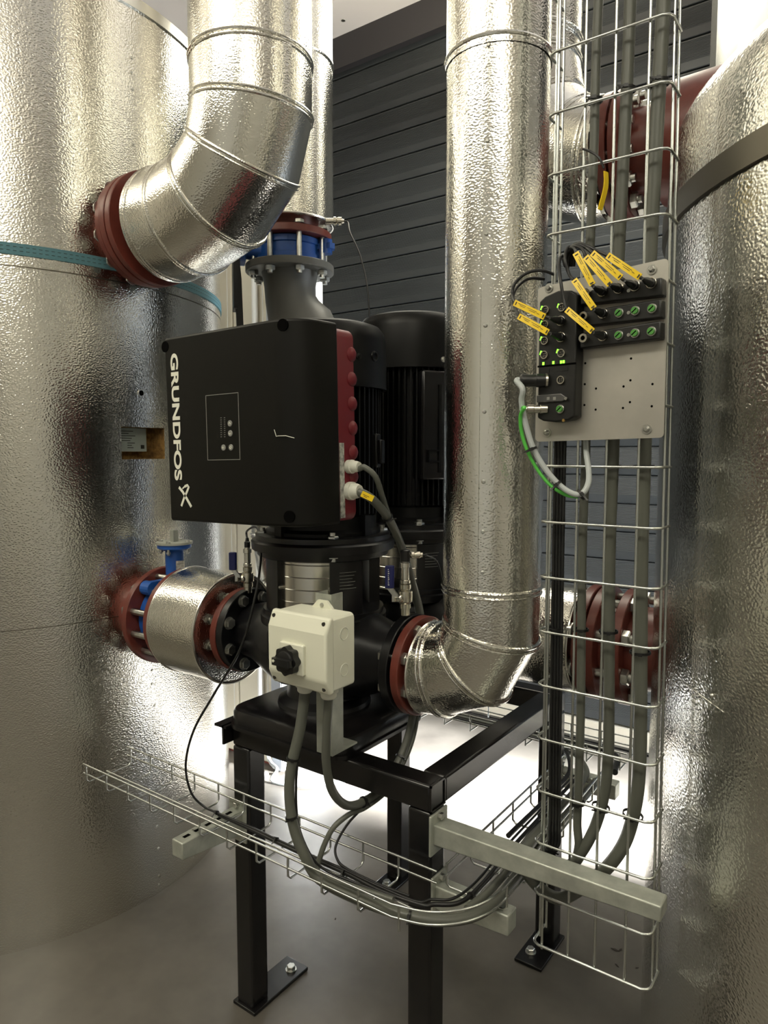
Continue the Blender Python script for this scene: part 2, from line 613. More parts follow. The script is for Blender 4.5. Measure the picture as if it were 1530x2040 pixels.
# foil-clad duct behind the cone
b = MB()
DC = (-.235, 3.02)
b.lathe((*DC, 2.55), 'Z', [(0, .41), (ZC - 2.55, .41)], 18)
o = b.build('ventilation_duct', 'foil_plain', sharp=5)
tag(o, 'plain silver foil-clad ventilation duct coming down from the ceiling behind the domed tank top', 'duct')

# ================================================================== insulated pipes
def cladding(name, parent, path, r, beads=(), n=56, joints=None):
    b = MB()
    b.tube(path, r, n, True, miter=True)
    pts = [V(p) for p in path]
    for i in beads:
        t = (pts[i] - pts[i - 1]).normalized() + (pts[min(i + 1, len(pts) - 1)] - pts[i]).normalized() if i < len(pts) - 1 else (pts[i] - pts[i - 1])
        t = t.normalized()
        b.tubering(pts[i] - t * .006, t, r + .0005, .0042, 64, 8)
        b.tubering(pts[i] + t * .005, t, r + .0005, .003, 64, 8)
    for q in (joints or ()):
        c, t = V(q[0]), V(q[1])
        b.tubering(c, t, r + .0005, .0046, 64, 8)
        b.lathe(c, t, [(.0, r + .002), (.016, r + .002)], 64, False, False)
    return b.build(name, 'foil', parent, sharp=9)


def flange(name, parent, c, axis, ri, ro, h, material='red'):
    b = MB()
    b.lathe(c, axis, [(0, ro - .002), (.002, ro), (h - .002, ro), (h, ro - .002)], 56)
    return b.build(name, material, parent)


def stub(name, parent, a, b_, r, material='red'):
    b = MB(); b.cyl(a, b_, r, 40); return b.build(name, material, parent)


# ---- upper elbow into the left tank
Y = 1.385
t = thing('insulated_pipe', 'wide insulated pipe bending from the ceiling into the tank above the teal strap', 'pipe', (-1.432, Y, ZC))
cladding('cladding', t, [(-1.432, Y, ZC), (-1.432, Y, 2.512), (-1.432, Y, 2.395), (-1.467, Y, 2.284), (-1.562, Y, 2.203), (-1.685, Y, 2.169), (-1.778, Y, 2.168), (-1.797, Y, 2.168)], .160, (1, 2, 3, 4, 5, 6))
stub('core_pipe', t, (-1.79, Y, 2.168), (-2.02, Y, 2.168), .115)
for x in (-1.862, -1.890, -1.918):
    flange('flange', t, (x, Y, 2.168), 'X', .1, .165 if x > -1.9 else .16, .022)
bolts(t, (-1.918, Y, 2.168), 'X', .145, 12, .020, .03, .5, nut=False)
# black sealing tape around
# ---- riser with valve behind the converter
t = thing('insulated_pipe', 'vertical insulated riser pipe ending above the blue valve and grey check valve', 'pipe', (-1.719, 1.83, ZC))
RX, RY = -1.719, 1.83
cladding('cladding', t, [(RX, RY, ZC), (RX, RY, 2.262)], .150, (), joints=(((RX, RY, 2.78), (0, 0, 1)), ((RX, RY, 3.10), (0, 0, 1))))
b = MB(); b.tubering((RX, RY, 2.264), 'Z', .150, .004, 56, 8); b.build('end_bead', 'bead', t)
flange('flange', t, (RX, RY, 2.212), 'Z', .1, .143, .024)
stub('core_pipe', t, (RX, RY, 2.23), (RX, RY, 2.30), .10)
bfv = thing('butterfly_valve', 'blue butterfly valve clamped under the red flange of the vertical riser', 'valve', (RX, RY, 2.17))
b = MB()
b.lathe((RX, RY, 2.133), 'Z', [(0, .108), (.004, .114), (.022, .114), (.024, .108), (.054, .108), (.056, .114), (.074, .114), (.078, .108)], 48)
b.build('body', 'blue', bfv)
b = MB()     # lug arm to the right with its two-eared end
d = (RT * .8 - FH * .25).normalized()
c = V((RX, RY, 2.176))
s_ = V((-d.y, d.x, 0))
b.prism([(.07, -.02), (.10, -.014), (.155, -.020), (.165, .0), (.155, .022), (.10, .014), (.07, .02)], c, d, s_, V((0, 0, .018)))
b.lathe(c + d * .135 + V((0, 0, -.014)), 'Z', [(0, .020), (.046, .020)], 20)
b.build('lug', 'blue', bfv)
b = MB()     # neck to the left with actuator flange
nd = (-RT * .93 - FH * .25).normalized()
b.lathe(c + nd * .09, nd, [(0, .045), (.03, .034), (.055, .030), (.062, .052), (.078, .052)], 28)
b.build('neck', 'blue', bfv)
b = MB()
q = c + nd * .172
b.strip([q + V((0, 0, .055)), q + V((0, 0, -.01)), q + V((0, 0, -.10)) - nd * .008, q + V((0, 0, -.26)) - nd * .012], V((-nd.y, nd.x, 0)) * .03, nd * .022)
b.prism([(-.028, .02), (.028, .02), (.040, -.20), (-.040, -.20)], q + nd * .008, V((-nd.y, nd.x, 0)), V((0, 0, 1)), nd * .012)
b.build('lever', 'black', bfv, label='black lever hanging down from the valve')

cv = thing('check_valve', 'grey cast check valve with a round bolted flange under the blue valve', 'valve', (RX, RY, 1.9))
flange('flange', cv, (RX, RY, 2.107), 'Z', .1, .150, .024, 'grey_paint')
b = MB()
pth = [(0, 2.12, .10), (0, 2.10, .094), (0, 2.06, .087), (.002, 2.02, .087), (.012, 1.98, .094), (.035, 1.94, .112), (.050, 1.89, .126), (.052, 1.80, .13), (.04, 1.70, .125), (0, 1.615, .12)]
b.tube([V((RX, RY, z_)) + RT * o_ for o_, z_, r_ in pth], .1, 44, radii=[r_ for o_, z_, r_ in pth])
b.build('body', 'grey_paint', cv, sharp=45)
me_rod = bolt_mesh(.018, .135)
for i in range(8):
    a = 2 * pi * (i + .28) / 8
    inst(me_rod, 'stud_bolt', cv, (RX + .125 * cos(a), RY + .125 * sin(a), 2.240), axis_mtx((0, 0, -1)))
# ---- lower part of the riser: insulated bend into the rear pump
t = thing('insulated_pipe', 'insulated bend between the check valve and the rear pump, glimpsed behind the pump flange', 'pipe', (RX, RY, 1.6))
cladding('cladding', t, [(RX, RY, 1.62), (RX, RY, 1.22), (RX + .03, RY, 1.08), (RX + .12, RY, 1.0), (RX + .20, RY, .99)], .145, (1, 2, 3))

# ---- right-hand riser from the front pump
PX, PY, PZ = -.722, 1.41, .988
t = thing('insulated_pipe', 'tall insulated pipe bending up from the front pump in front of the cable cage', 'pipe', (PX, PY, ZC))
cladding('cladding', t, [(PX, PY, ZC), (PX, PY, 1.197), (PX, PY, 1.100), (PX - .040, PY, 1.022), (PX - .122, PY, PZ + .002), (-.880, PY, PZ)], .1085, (1, 2, 3, 4), joints=(((PX, PY, 2.315), (0, 0, -1)),))
b = MB(); b.tubering((-.881, PY, PZ), 'X', .1075, .0035, 56, 8); b.build('end_bead', 'bead', t)
b = MB()       # long lap seam on the riser with its rivets
sa = atan2(at(957, 700, Y=1.31).y - PY, at(957, 700, Y=1.31).x - PX)
p0 = V((PX + .109 * cos(sa), PY + .109 * sin(sa), 1.2)); tv = V((-sin(sa), cos(sa), 0)); nv = V((cos(sa), sin(sa), 0))
b.prism([(0, 0), (.0022, 0), (.0022, 1), (0, 1)], p0, tv, V((0, 0, 1.115)), nv * .0012)
b.build('lap_seam', 'foil', t)
for py in (90, 280, 465, 648, 1060, 820, 960, 1142):
    zz = at(970, py, Y=1.305).z
    sb = sa + .11
    d = V((cos(sb), sin(sb), 0))
    inst(scrm, 'rivet', t, V((PX, PY, zz)) + d * .109, axis_mtx(d))
flange('flange', t, (-.918, PY, PZ), 'X', .08, .119, .021)
stub('core_pipe', t, (-.90, PY, PZ), (-.86, PY, PZ), .080)
b = MB()       # felt pen mark
q = at(856, 1288, Y=1.312)
b.tube([q + V((-.009, -.001, 0)), q + V((.009, .0, .001))], .0014, 6); b.tube([q + V((0, -.001, .013)), q + V((-.002, -.001, -.002))], .001, 6)
b.build('pen_mark', 'ink', t)

# ---- upper elbow into the right tank
UX, UY, UZ = -.862, 1.83, 2.228
t = thing('insulated_pipe', 'insulated pipe bending into the dark-banded tank high up behind the cable cage', 'pipe', (UX, UY, ZC))
cladding('cladding', t, [(UX, UY, ZC), (UX, UY, 2.56), (UX, UY, 2.50), (UX + .03, UY, 2.36), (UX + .12, UY, 2.26), (UX + .21, UY, UZ), (-.625, UY, UZ)], .149, (1, 2, 3, 4, 5))
flange('flange', t, (-.612, UY, UZ), 'X', .1, .149, .024)
flange('flange', t, (-.582, UY, UZ), 'X', .1, .149, .024)
stub('core_pipe', t, (-.64, UY, UZ), (-.36, UY, UZ), .10)
b = MB(); b.lathe((-.50, UY, UZ), 'X', [(0, .105), (.01, .135), (.20, .14)], 48); b.build('nozzle_collar', 'red', t)
bolts(t, (-.618, UY, UZ), 'X', .124, 12, .020, .062, .5)

# ---- lower connection of the right tank to the rear pump
t = thing('insulated_pipe', 'short insulated pipe with paired red flanges joining the dark-banded tank low down', 'pipe', (-.8, UY, 1.0))
cladding('cladding', t, [(-1.0, UY, 1.0), (-.655, UY, 1.0)], .140, ())
b = MB(); b.tubering((-.655, UY, 1.0), 'X', .1395, .004, 56, 8); b.build('end_bead', 'bead', t)
for x, ro in ((-.640, .149), (-.610, .149), (-.545, .149)):
    flange('flange', t, (x, UY, 1.0), 'X', .1, ro, .024)
stub('core_pipe', t, (-.66, UY, 1.0), (-.36, UY, 1.0), .105)
bolts(t, (-.645, UY, 1.0), 'X', .125, 8, .022, .125, .5)

# ================================================================== steel stand
def bevel(o, wdt, seg=2, ang=40):
    m = o.modifiers.new('edge', 'BEVEL')
    m.width = wdt; m.segments = seg; m.limit_method = 'ANGLE'; m.angle_limit = radians(ang)
    return o


FX0, FX1, FY0, FY1, FZ, TB = -1.39, -.772, 1.24, 2.00, .788, .06
t = thing('pump_stand', 'black square-tube steel stand carrying both pumps', 'stand', (-1.08, 1.62, 0))
for x in (FX0, FX1 - TB):
    for y in (FY0, FY1 - TB):
        b = MB(); b.box((x, y, .008), (x + TB, y + TB, FZ - TB)); bevel(b.build('leg', 'frame', t), .006)
b = MB()     # open tube ends
for lo, hi in (((FX0, FY0, FZ - TB), (FX1, FY0 + TB, FZ)),):
    b.box(lo, (hi[0] - .002, hi[1], hi[2]))
bevel(b.build('front_beam', 'frame', t), .006)
b = MB()
for q in ((.0, .0, .06, .004), (.0, .056, .06, .06), (.0, .0, .004, .06), (.056, .0, .06, .06)):
    b.box((FX1 - .004, FY0 + q[0], FZ - TB + q[1]), (FX1 + .001, FY0 + q[2], FZ - TB + q[3]))
b.build('tube_end', 'frame', t)
b = MB(); b.box((FX0, FY1 - TB, FZ - TB), (FX1, FY1, FZ)); bevel(b.build('rear_beam', 'frame', t), .006)
b = MB(); b.box((FX1 - TB, FY0 + TB, FZ - TB), (FX1, FY1 - TB, FZ)); bevel(b.build('side_beam', 'frame', t), .006)
b = MB(); b.box((FX0, FY0 + TB, FZ - TB), (FX0 + TB, FY1 - TB, FZ)); bevel(b.build('side_beam', 'frame', t), .006)
b = MB(); b.box((FX0 - .035, FY0 - .03, FZ - .006), (FX0 + .01, FY1 - .05, FZ)); b.box((FX0 - .006, FY0 - .03, FZ - .05), (FX0, FY1 - .05, FZ))
b.build('angle_bar', 'frame', t)
for x0, y0, x1, y1, bx, by in ((FX0 - .008, FY0 - .008, FX0 + .075, FY0 + .205, FX0 + .042, FY0 + .168), (FX1 - .075, FY1 - .17, FX1 + .01, FY1 + .01, FX1 - .045, FY1 - .12),
                               (FX0 - .01, FY1 - .13, FX0 + .07, FY1 + .01, FX0 + .03, FY1 - .1), (FX1 - .075, FY0 - .01, FX1 + .008, FY0 + .18, FX1 - .03, FY0 + .15)):
    b = MB(); b.box((x0, y0, 0), (x1, y1, .010)); f = bevel(b.build('foot_plate', 'frame', t), .002)
    b = MB(); b.lathe((bx, by, .010), 'Z', [(0, .016), (.003, .016)], 20); b.hexa((bx, by, .013), 'Z', .0125, .011); b.build('anchor_bolt', 'zinc', f)

# ================================================================== pumps
PC = -1.215


def make_pump(yc, label, ztop, guard_side, box2=False):
    t = thing('inline_pump', label, 'pump', (PC, yc, .788))
    y0, y1 = yc - .195, yc + .17
    b = MB()
    b.rbox((PC - .175, y0, .838), (PC + .215, y1, .796), .055, 'Z', 6, .012)
    b.rbox((PC - .181, y0 - .006, .788), (PC + .221, y1 + .006, .797), .06, 'Z', 6)
    b.build('base_plate', 'gloss', t, sharp=30)
    b = MB()
    b.lathe((PC, yc, .836), 'Z', [(0, .125), (.012, .122), (.025, .10), (.06, .095), (.085, .125), (.13, .150), (.19, .150), (.215, .14), (.225, .165), (.245, .165), (.25, .155), (.255, .10)], 56)
    for s_ in (-1, 1):
        xf = -1.505 if s_ < 0 else -.933
        pts = [(xf, yc, PZ), (xf - s_ * .02, yc, PZ), (xf - s_ * .08, yc, PZ + .002), (xf - s_ * .15, yc, PZ + .0), (PC + s_ * .08, yc, PZ - .01)]
        b.tube(smooth(pts, 5), .07, 36, radii=[r for r in (.080, .078, .076, .075, .075, .075, .076, .078, .081, .084, .088, .093, .098, .103, .107, .111, .114, .116, .117, .118, .118)])
        for k in range(2):     # casting ribs
            zz = PZ + .055 - .11 * k
            b.box((min(xf, PC + s_ * .1), yc - .006, min(zz, zz + .02)), (max(xf, PC + s_ * .1), yc + .006, zz + .02))
    bb = b.build('casing', 'cast', t, sharp=40)
    for s_ in (-1, 1):
        xf = -1.508 if s_ < 0 else -.951
        flange('flange', t, (xf, yc, PZ), 'X', .08, .120, .024, 'cast')
        bolts(t, (xf + (0 if s_ > 0 else .024), yc, PZ), (-1 if s_ < 0 else 1, 0, 0), .098, 8, .017, .052, .5)
    # lantern between casing and motor
    cam_a = atan2(EYE.y - yc, EYE.x - PC)
    b = MB()
    cols = [cam_a + radians(q) for q in (23, 113, 203, 293)]
    zl0, zl1 = 1.085, 1.24
    for ca in cols:
        seg = []
        for r_, rev in ((.150, 1), (.122, 0)):
            for k in range(9):
                a = ca + radians(-17 + 34 * (k if rev else 8 - k) / 8)
                seg.append((r_ * cos(a), r_ * sin(a)))
        b.prism(seg, (PC, yc, zl0 - .02), (1, 0, 0), (0, 1, 0), (0, 0, zl1 - zl0 + .04))
    b.annulus((PC, yc, 1.075), 'Z', .10, .158, .022)
    b.build('lantern', 'cast', t, sharp=30)
    b = MB()
    b.lathe((PC, yc, 1.232), 'Z', [(0, .160), (.004, .170), (.018, .172), (.020, .186), (.040, .188), (.044, .184), (.046, .176), (.058, .176), (.060, .168)], 72)
    b.build('motor_flange', 'cast', t)
    b = MB(); b.cyl((PC, yc, 1.06), (PC, yc, 1.25), .034, 28); b.lathe((PC, yc, 1.11), 'Z', [(0, .055), (.08, .055)], 28); b.build('coupling', 'steel', t)
    for gs in guard_side:
        b = MB()
        a0, a1 = cam_a + radians(gs - 29), cam_a + radians(gs + 29)
        N = 14
        for zz in (zl0 - .01, zl1 + .004):
            for k in range(N + 1):
                a = a0 + (a1 - a0) * k / N
                b.v.append(V((PC + .136 * cos(a), yc + .136 * sin(a), zz)))
        for k in range(N): b.face((k, k + 1, N + 2 + k, N + 1 + k))
        for j in range(5):
            zz = zl0 + .012 + j * .031
            b.tube([V((PC + .1365 * cos(a0 + (a1 - a0) * k / N), yc + .1365 * sin(a0 + (a1 - a0) * k / N), zz)) for k in range(N + 1)], .0017, 6)
        b.build('coupling_guard', 'steel', t, sharp=30)
        for e in (a0, a1):
            d = V((cos(e), sin(e), 0))
            b = MB(); b.lathe(V((PC, yc, (zl0 + zl1) / 2)) + d * .138, d, [(-.006, .006), (.006, .006), (.009, .004)], 12); b.build('guard_screw', 'zinc', t)
    # rating print on the broad lantern column
    b = MB()
    for k in range(6):
        a = cols[0] - radians(8); a2 = cols[0] + radians(9 - (k * 37 % 5))
        p = V((PC + .1505 * cos(a), yc + .1505 * sin(a), 1.205 - k * .008)); p2 = V((PC + .1505 * cos(a2), yc + .1505 * sin(a2), 1.205 - k * .008))
        b.tube([p, V((PC + .1507 * cos((a + a2) / 2), yc + .1507 * sin((a + a2) / 2), p.z)), p2], .0008, 4)
    b.build('rating_print', 'greyprint', t)
    for k in range(4):
        a = cam_a + radians(8 + 90 * k)
        me = bolt_mesh(.016, .040)
        inst(me, 'bolt', t, (PC + .158 * cos(a) * 1.0, yc + .158 * sin(a), 1.245), axis_mtx((0, 0, 1)))
    b = MB(); b.lathe(V((PC, yc, 1.066)) + V((cos(cam_a + .75), sin(cam_a + .75), 0)) * .150, V((cos(cam_a + .75), sin(cam_a + .75), 0)), [(0, .009), (.008, .009), (.009, .006), (.02, .006)], 14)
    b.build('vent_screw', 'brass', t)
    # motor
    b = MB()
    b.lathe((PC, yc, 1.288), 'Z', [(0, .150), (.012, .150), (.02, .140), (.05, .138), (.055, .128), (.09, .128)], 56)
    for k in range(4):
        a = cam_a + radians(45 + 90 * k)
        b.box((-.012, .10, 0), (.012, .158, .055), Matrix.Translation((PC, yc, 1.288)) @ Matrix.Rotation(a - pi / 2, 4, 'Z'))
    b.build('motor_end_shield', 'motor', t, sharp=30)
    zf = ztop - .165
    b = MB()
    b.cyl((PC, yc, 1.34), (PC, yc, zf + .01), .122, 48)
    for k in range(56):
        a = 2 * pi * k / 56
        b.box((-.0022, .118, 0), (.0022, .152, zf - 1.345), Matrix.Translation((PC, yc, 1.345)) @ Matrix.Rotation(a, 4, 'Z'))
    b.build('motor_housing', 'motor', t, sharp=30)
    b = MB()
    b.lathe((PC, yc, zf), 'Z', [(0, .158), (0, .166), (.06, .166), (.12, .164), (.140, .160), (.155, .148), (.163, .125), (.166, .05)], 64, False)
    fc = b.build('fan_cover', 'motor', t, sharp=30)
    for k in range(4):
        a = cam_a + radians(32 + 90 * k)
        d = V((cos(a), sin(a), 0))
        b = MB(); b.lathe(V((PC, yc, zf + (.07 if not box2 else .022))) + d * .165, d, [(0, .008), (.003, .008), (.004, .0045), (.006, .004)], 16); b.build('cover_screw', 'zinc' if box2 else 'motor', fc)
    if box2:      # flat terminal cover, eye bracket and a yellow arrow sticker
        a = cam_a + radians(28)
        mx = Matrix.Translation((PC, yc, 0)) @ Matrix.Rotation(a, 4, 'Z')
        b = MB(); b.box((.10, -.055, 1.42), (.168, .055, zf - .01), mx); tb = bevel(b.build('terminal_cover', 'gloss', t), .006)
        b = MB(); b.box((.168, -.04, 1.47), (.176, .0, 1.474), mx); b.box((.168, -.04, 1.47), (.176, -.036, 1.505), mx); b.box((.168, -.04, 1.501), (.176, .0, 1.505), mx)
        b.box((.168, -.004, 1.44), (.172, .004, zf - .05), mx)
        b.build('cable_bracket', 'motor', tb)
        b = MB(); d = V((cos(a), sin(a), 0)); s_ = V((-sin(a), cos(a), 0))
        b.prism([(-.012, 0), (.014, -.005), (.010, .006)], V((PC, yc, ztop - .058)) + d * .1655 + s_ * .040, s_, (0, 0, 1), d * .001)
        b.build('arrow_sticker', 'yellow', fc)
    else:
        a = cam_a + radians(62)
        mx = Matrix.Translation((PC, yc, 0)) @ Matrix.Rotation(a, 4, 'Z')
        b = MB(); b.box((.145, -.014, 1.46), (.160, .014, 1.545), mx); b.box((.158, -.008, 1.470), (.170, .016, 1.53), mx)
        bevel(b.build('lifting_lug', 'motor', t), .004)
        d = V((cos(a - .2), sin(a - .2), 0))
        b = MB(); b.tubering(V((PC, yc, zf + .075)) + d * .165, d, .010, .0035, 20, 8); b.build('plug', 'motor', fc)
    return t


p1 = make_pump(1.41, 'front black inline pump with motor behind the converter box', 1.822, (-22,))
p2 = make_pump(1.83, 'rear black inline pump with the taller motor, half hidden by the tall riser', 1.905, (-22, 68), True)

# ================================================================== left connection: valve, spool, flanges
t = thing('insulated_spool', 'short drum-shaped insulated pipe between the red flanges left of the front pump', 'pipe', (-1.65, 1.41, .98))
cladding('cladding', t, [(-1.757, 1.41, .983), (-1.556, 1.41, .983)], .162, ())
b = MB(); b.tubering((-1.556, 1.41, .983), 'X', .160, .0045, 64, 8); b.build('end_bead', 'bead', t)
b = MB(); b.tubering((-1.757, 1.41, .983), 'X', .160, .0045, 64, 8); b.build('end_bead', 'bead', t)
stub('core_pipe', t, (-1.80, 1.41, .985), (-1.53, 1.41, .985), .085)
flange('flange', t, (-1.532, 1.41, .985), 'X', .08, .121, .022)
flange('flange', t, (-1.790, 1.41, .985), 'X', .1, .154, .022)
t = thing('tank_nozzle', 'red flanged nozzle of the strapped tank with long studs through the blue valve', 'nozzle', (-1.92, 1.41, .98))
flange('flange', t, (-1.895, 1.41, .98), 'X', .1, .155, .022)
stub('neck', t, (-2.02, 1.41, .98), (-1.88, 1.41, .98), .11)
bolts(t, (-1.895, 1.41, .98), 'X', .133, 12, .020, .128, .5, name='stud_bolt')
t = thing('butterfly_valve', 'blue butterfly valve with a bare square stem between the red flanges by the tank', 'valve', (-1.832, 1.41, .98))
b = MB(); b.lathe((-1.871, 1.41, .982), 'X', [(0, .104), (.004, .112), (.074, .112), (.078, .104)], 48)
q = at(343, 1150, Y=1.41)
vx = -1.832
for s_ in (-1, 1):
    b.box((vx - .012, 1.41 + s_ * .055 - .03, .985), (vx + .012, 1.41 + s_ * .055 + .03, 1.105))
    b.lathe((vx - .02, 1.41 + s_ * .095, 1.085), 'X', [(0, .022), (.04, .022)], 16)
b.build('body', 'blue', t)
b = MB(); b.cyl((vx, 1.41, 1.07), (vx, 1.41, 1.20), .028, 24); b.lathe((vx, 1.41, 1.192), 'Z', [(0, .036), (.008, .052), (.020, .052)], 28); b.build('neck', 'blue', t)
b = MB(); b.lathe((vx, 1.41, 1.212), 'Z', [(0, .056), (.007, .056)], 28); b.box((vx - .009, 1.401, 1.219), (vx + .009, 1.419, 1.255)); b.build('stem_plate', 'galv', t, label='grey top plate with square stem')
for k in range(4):
    a = k * pi / 2 + .5
    inst(bolt_mesh(.008, .028), 'bolt', t, (vx + .044 * cos(a), 1.41 + .044 * sin(a), 1.219), axis_mtx((0, 0, -1)))
b = MB(); d = (RT * .5 - FH).normalized(); sd = V((-d.y, d.x, 0))
b.prism([(-.013, 0), (.013, 0), (.013, .044), (-.013, .044)], V((vx, 1.41, 1.118)) + d * .029 + RT * .012, sd, V((0, 0, 1)), d * .0015); b.build('label_sticker', 'sticker', t)

# ================================================================== frequency converter
fc = thing('frequency_converter', 'black and red motor frequency converter box with cream vertical lettering on its front', 'converter', (-1.17, 1.12, 1.342))
CZ0, CZ1, CY0 = 1.343, 1.764, 1.05
poly = [(-1.376, 1.165), (-1.376, CY0 + .004), (-1.372, CY0), (-1.03, CY0), (-1.005, CY0 + .004), (-.983, CY0 + .016), (-.966, CY0 + .036), (-.957, CY0 + .062), (-.953, CY0 + .095), (-.953, 1.165)]
b = MB(); b.prism(poly, (0, 0, CZ0), (1, 0, 0), (0, 1, 0), (0, 0, CZ1 - CZ0)); bevel(b.build('cover', 'cover', fc, sharp=25), .006, 3, 50)
cov = bpy.data.objects['cover']
for x, z_, d in ((-1.005, CZ1 - .014, None), (-1.000, CZ0 + .022, None), (-1.372, CZ1 - .02, None)):
    b = MB()
    b.lathe((x, CY0 + (.0046 if x > -1.1 else 0), z_), (.18 if x > -1.1 else 0, -1, 0), [(-.004, .0125), (.0008, .0125)], 24)
    b.build('screw_hole', 'holes', cov)
b = MB(); b.rbox((-1.36, 1.165, CZ0 + .004), (-.958, 1.222, CZ1 - .006), .02, 'Y', 4)
for k in range(6):
    zz = CZ1 - .055 - k * .0525
    b.lathe((-1.30, 1.216, zz - .004), 'X', [(0, .017), (.336, .017), (.343, .0155), (.347, .011), (.349, .005)], 20)
hous = b.build('housing', 'cred', fc, sharp=35)
b = MB(); b.box((-1.33, 1.22, 1.37), (-1.06, 1.31, 1.70)); bevel(b.build('motor_adapter', 'motor', fc), .01)
b = MB(); q = at(672, 878, X=-.957)
b.box((-.9585, 1.168, CZ0 + .012), (-.9565, 1.183, 1.515)); ll = b.build('rating_label', 'sticker', hous, label='long white printed rating label')
for px, py, r in ((700, 933, .0125), (700, 981, .0165)):
    q = at(px, py, X=-.958)
    b = MB(); b.lathe((-.962, 1.198, q.z), 'X', [(0, r * 1.15), (.006, r * 1.2), (.016, r * 1.2), (.017, r), (.026, r * .98), (.034, r * .8)], 20); b.build('cable_gland', 'gland', fc)
GL1 = V((-.928, 1.198, at(700, 933, X=-.958).z)); GL2 = V((-.928, 1.198, at(700, 981, X=-.958).z))


def onface(px, py): return at(px, py, Y=CY0)


def plate_poly(name, parent, pts, material, off=.0006, y=CY0):
    b = MB()
    b.prism(pts, (0, y - off, 0), (1, 0, 0), (0, 0, 1), (0, off, 0))
    return b.build(name, material, parent)


a, c_ = onface(413, 787), onface(480, 916)
b = MB()
for (x0, z0), (x1, z1) in (((a.x, a.z), (c_.x, a.z)), ((a.x, c_.z), (c_.x, c_.z)), ((a.x, a.z), (a.x, c_.z)), ((c_.x, a.z), (c_.x, c_.z))):
    b.box((min(x0, x1) - .0006, CY0 - .0006, min(z0, z1) - .0006), (max(x0, x1) + .0006, CY0 + .001, max(z0, z1) + .0006))
pan = b.build('control_panel', 'greyprint', fc)
b = MB()
for k in range(10):
    for j in range(2):
        q = onface(443 + j * 7, 832 + k * 4.2)
        b.box((q.x - .002, CY0 - .0006, q.z - .0006), (q.x + .002, CY0, q.z + .0006))
b.build('indicator_scale', 'greyprint', pan)
for px, py in ((461, 843.5), (461.5, 863.5), (447.5, 891.5), (462.5, 891.5)):
    q = onface(px, py)
    b = MB(); b.lathe((q.x, CY0, q.z), (0, -1, 0), [(0, .0068), (.0015, .0066), (.002, .0058)], 20); bt = b.build('button', 'greyprint', pan)
    b = MB()
    if px < 455: b.box((q.x - .003, CY0 - .0026, q.z - .0006), (q.x + .003, CY0 - .002, q.z + .0006)); b.box((q.x - .0006, CY0 - .0026, q.z - .003), (q.x + .0006, CY0 - .002, q.z + .003))
    elif py > 880: b.tubering((q.x, CY0 - .0022, q.z), 'Y', .0025, .0006, 14, 5)
    else:
        s_ = 1 if py < 850 else -1
        b.prism([(-.003, -.0015 * s_), (0, .0015 * s_), (.003, -.0015 * s_), (.003, -.0003 * s_), (0, .0028 * s_), (-.003, -.0003 * s_)], (q.x, CY0 - .0026, q.z), (1, 0, 0), (0, 0, 1), (0, .0006, 0))
    b.build('button_mark', 'letter', bt)
b = MB(); b.tube([onface(549, 858) + V((0, -.0003, 0)), onface(553, 872) + V((0, -.0003, 0)), onface(556, 871) + V((0, -.0003, 0))], .0007, 5); b.tube([onface(555, 871) + V((0, -.0003, 0)), onface(572, 871) + V((0, -.0003, 0)), onface(589, 876) + V((0, -.0003, 0))], .0007, 5)
b.build('scratch', 'letter', cov)


def text_mesh(s, material, name, parent, size, weight=0.0, xs=1.0, spacing=1.0):
    cu = bpy.data.curves.new(name, 'FONT')
    cu.body = s; cu.size = size; cu.offset = weight; cu.extrude = .0003; cu.space_character = spacing
    o = bpy.data.objects.new(name, cu); COL.objects.link(o)
    dg = bpy.context.evaluated_depsgraph_get()
    me = bpy.data.meshes.new_from_object(o.evaluated_get(dg))
    bpy.data.objects.remove(o); bpy.data.curves.remove(cu)
    me.materials.clear(); me.materials.append(M[material])
    for v in me.vertices: v.co.x *= xs
    o = bpy.data.objects.new(name, me); COL.objects.link(o)
    if parent: o.parent = parent
    return o


g0, g1 = onface(343, 702), onface(371, 955)       # start / end of the word, read downwards
o = text_mesh('GRUNDFOS', 'letter', 'lettering', fc, .0345, .0011, 1.0, 1.0)
xs_ = [v.co.x for v in o.data.vertices]; ys_ = [v.co.y for v in o.data.vertices]
wid = max(xs_) - min(xs_)
k = (g0.z - g1.z) / wid
for v in o.data.vertices:
    v.co.x = (v.co.x - min(xs_)) * k
x_l = onface(344, 703).x
mxl = Matrix(((0, 1, 0, x_l), (0, 0, -1, CY0 - .0004), (-1, 0, 0, g0.z), (0, 0, 0, 1)))
mxl.translation -= ORIG[fc.name]
o.matrix_basis = mxl
lg0, lg1 = onface(357, 963), onface(383, 1008)
b = MB()      # two swung strokes crossing as an X beside the word


def stroke(pts, w0):
    L_ = []; R_ = []
    for i, (x, z_) in enumerate(pts):
        a_ = pts[max(i - 1, 0)]; c2 = pts[min(i + 1, len(pts) - 1)]
        dx, dz_ = c2[0] - a_[0], c2[1] - a_[1]
        l = hypot(dx, dz_); nx, nz = -dz_ / l, dx / l
        L_.append((x + nx * w0, z_ + nz * w0)); R_.append((x - nx * w0, z_ - nz * w0))
    return L_ + R_[::-1]


def lp(u, v):     # u across, v down, in the logo's own box
    return (lg0.x + (lg1.x - lg0.x) * u, lg0.z + (lg1.z - lg0.z) * v)


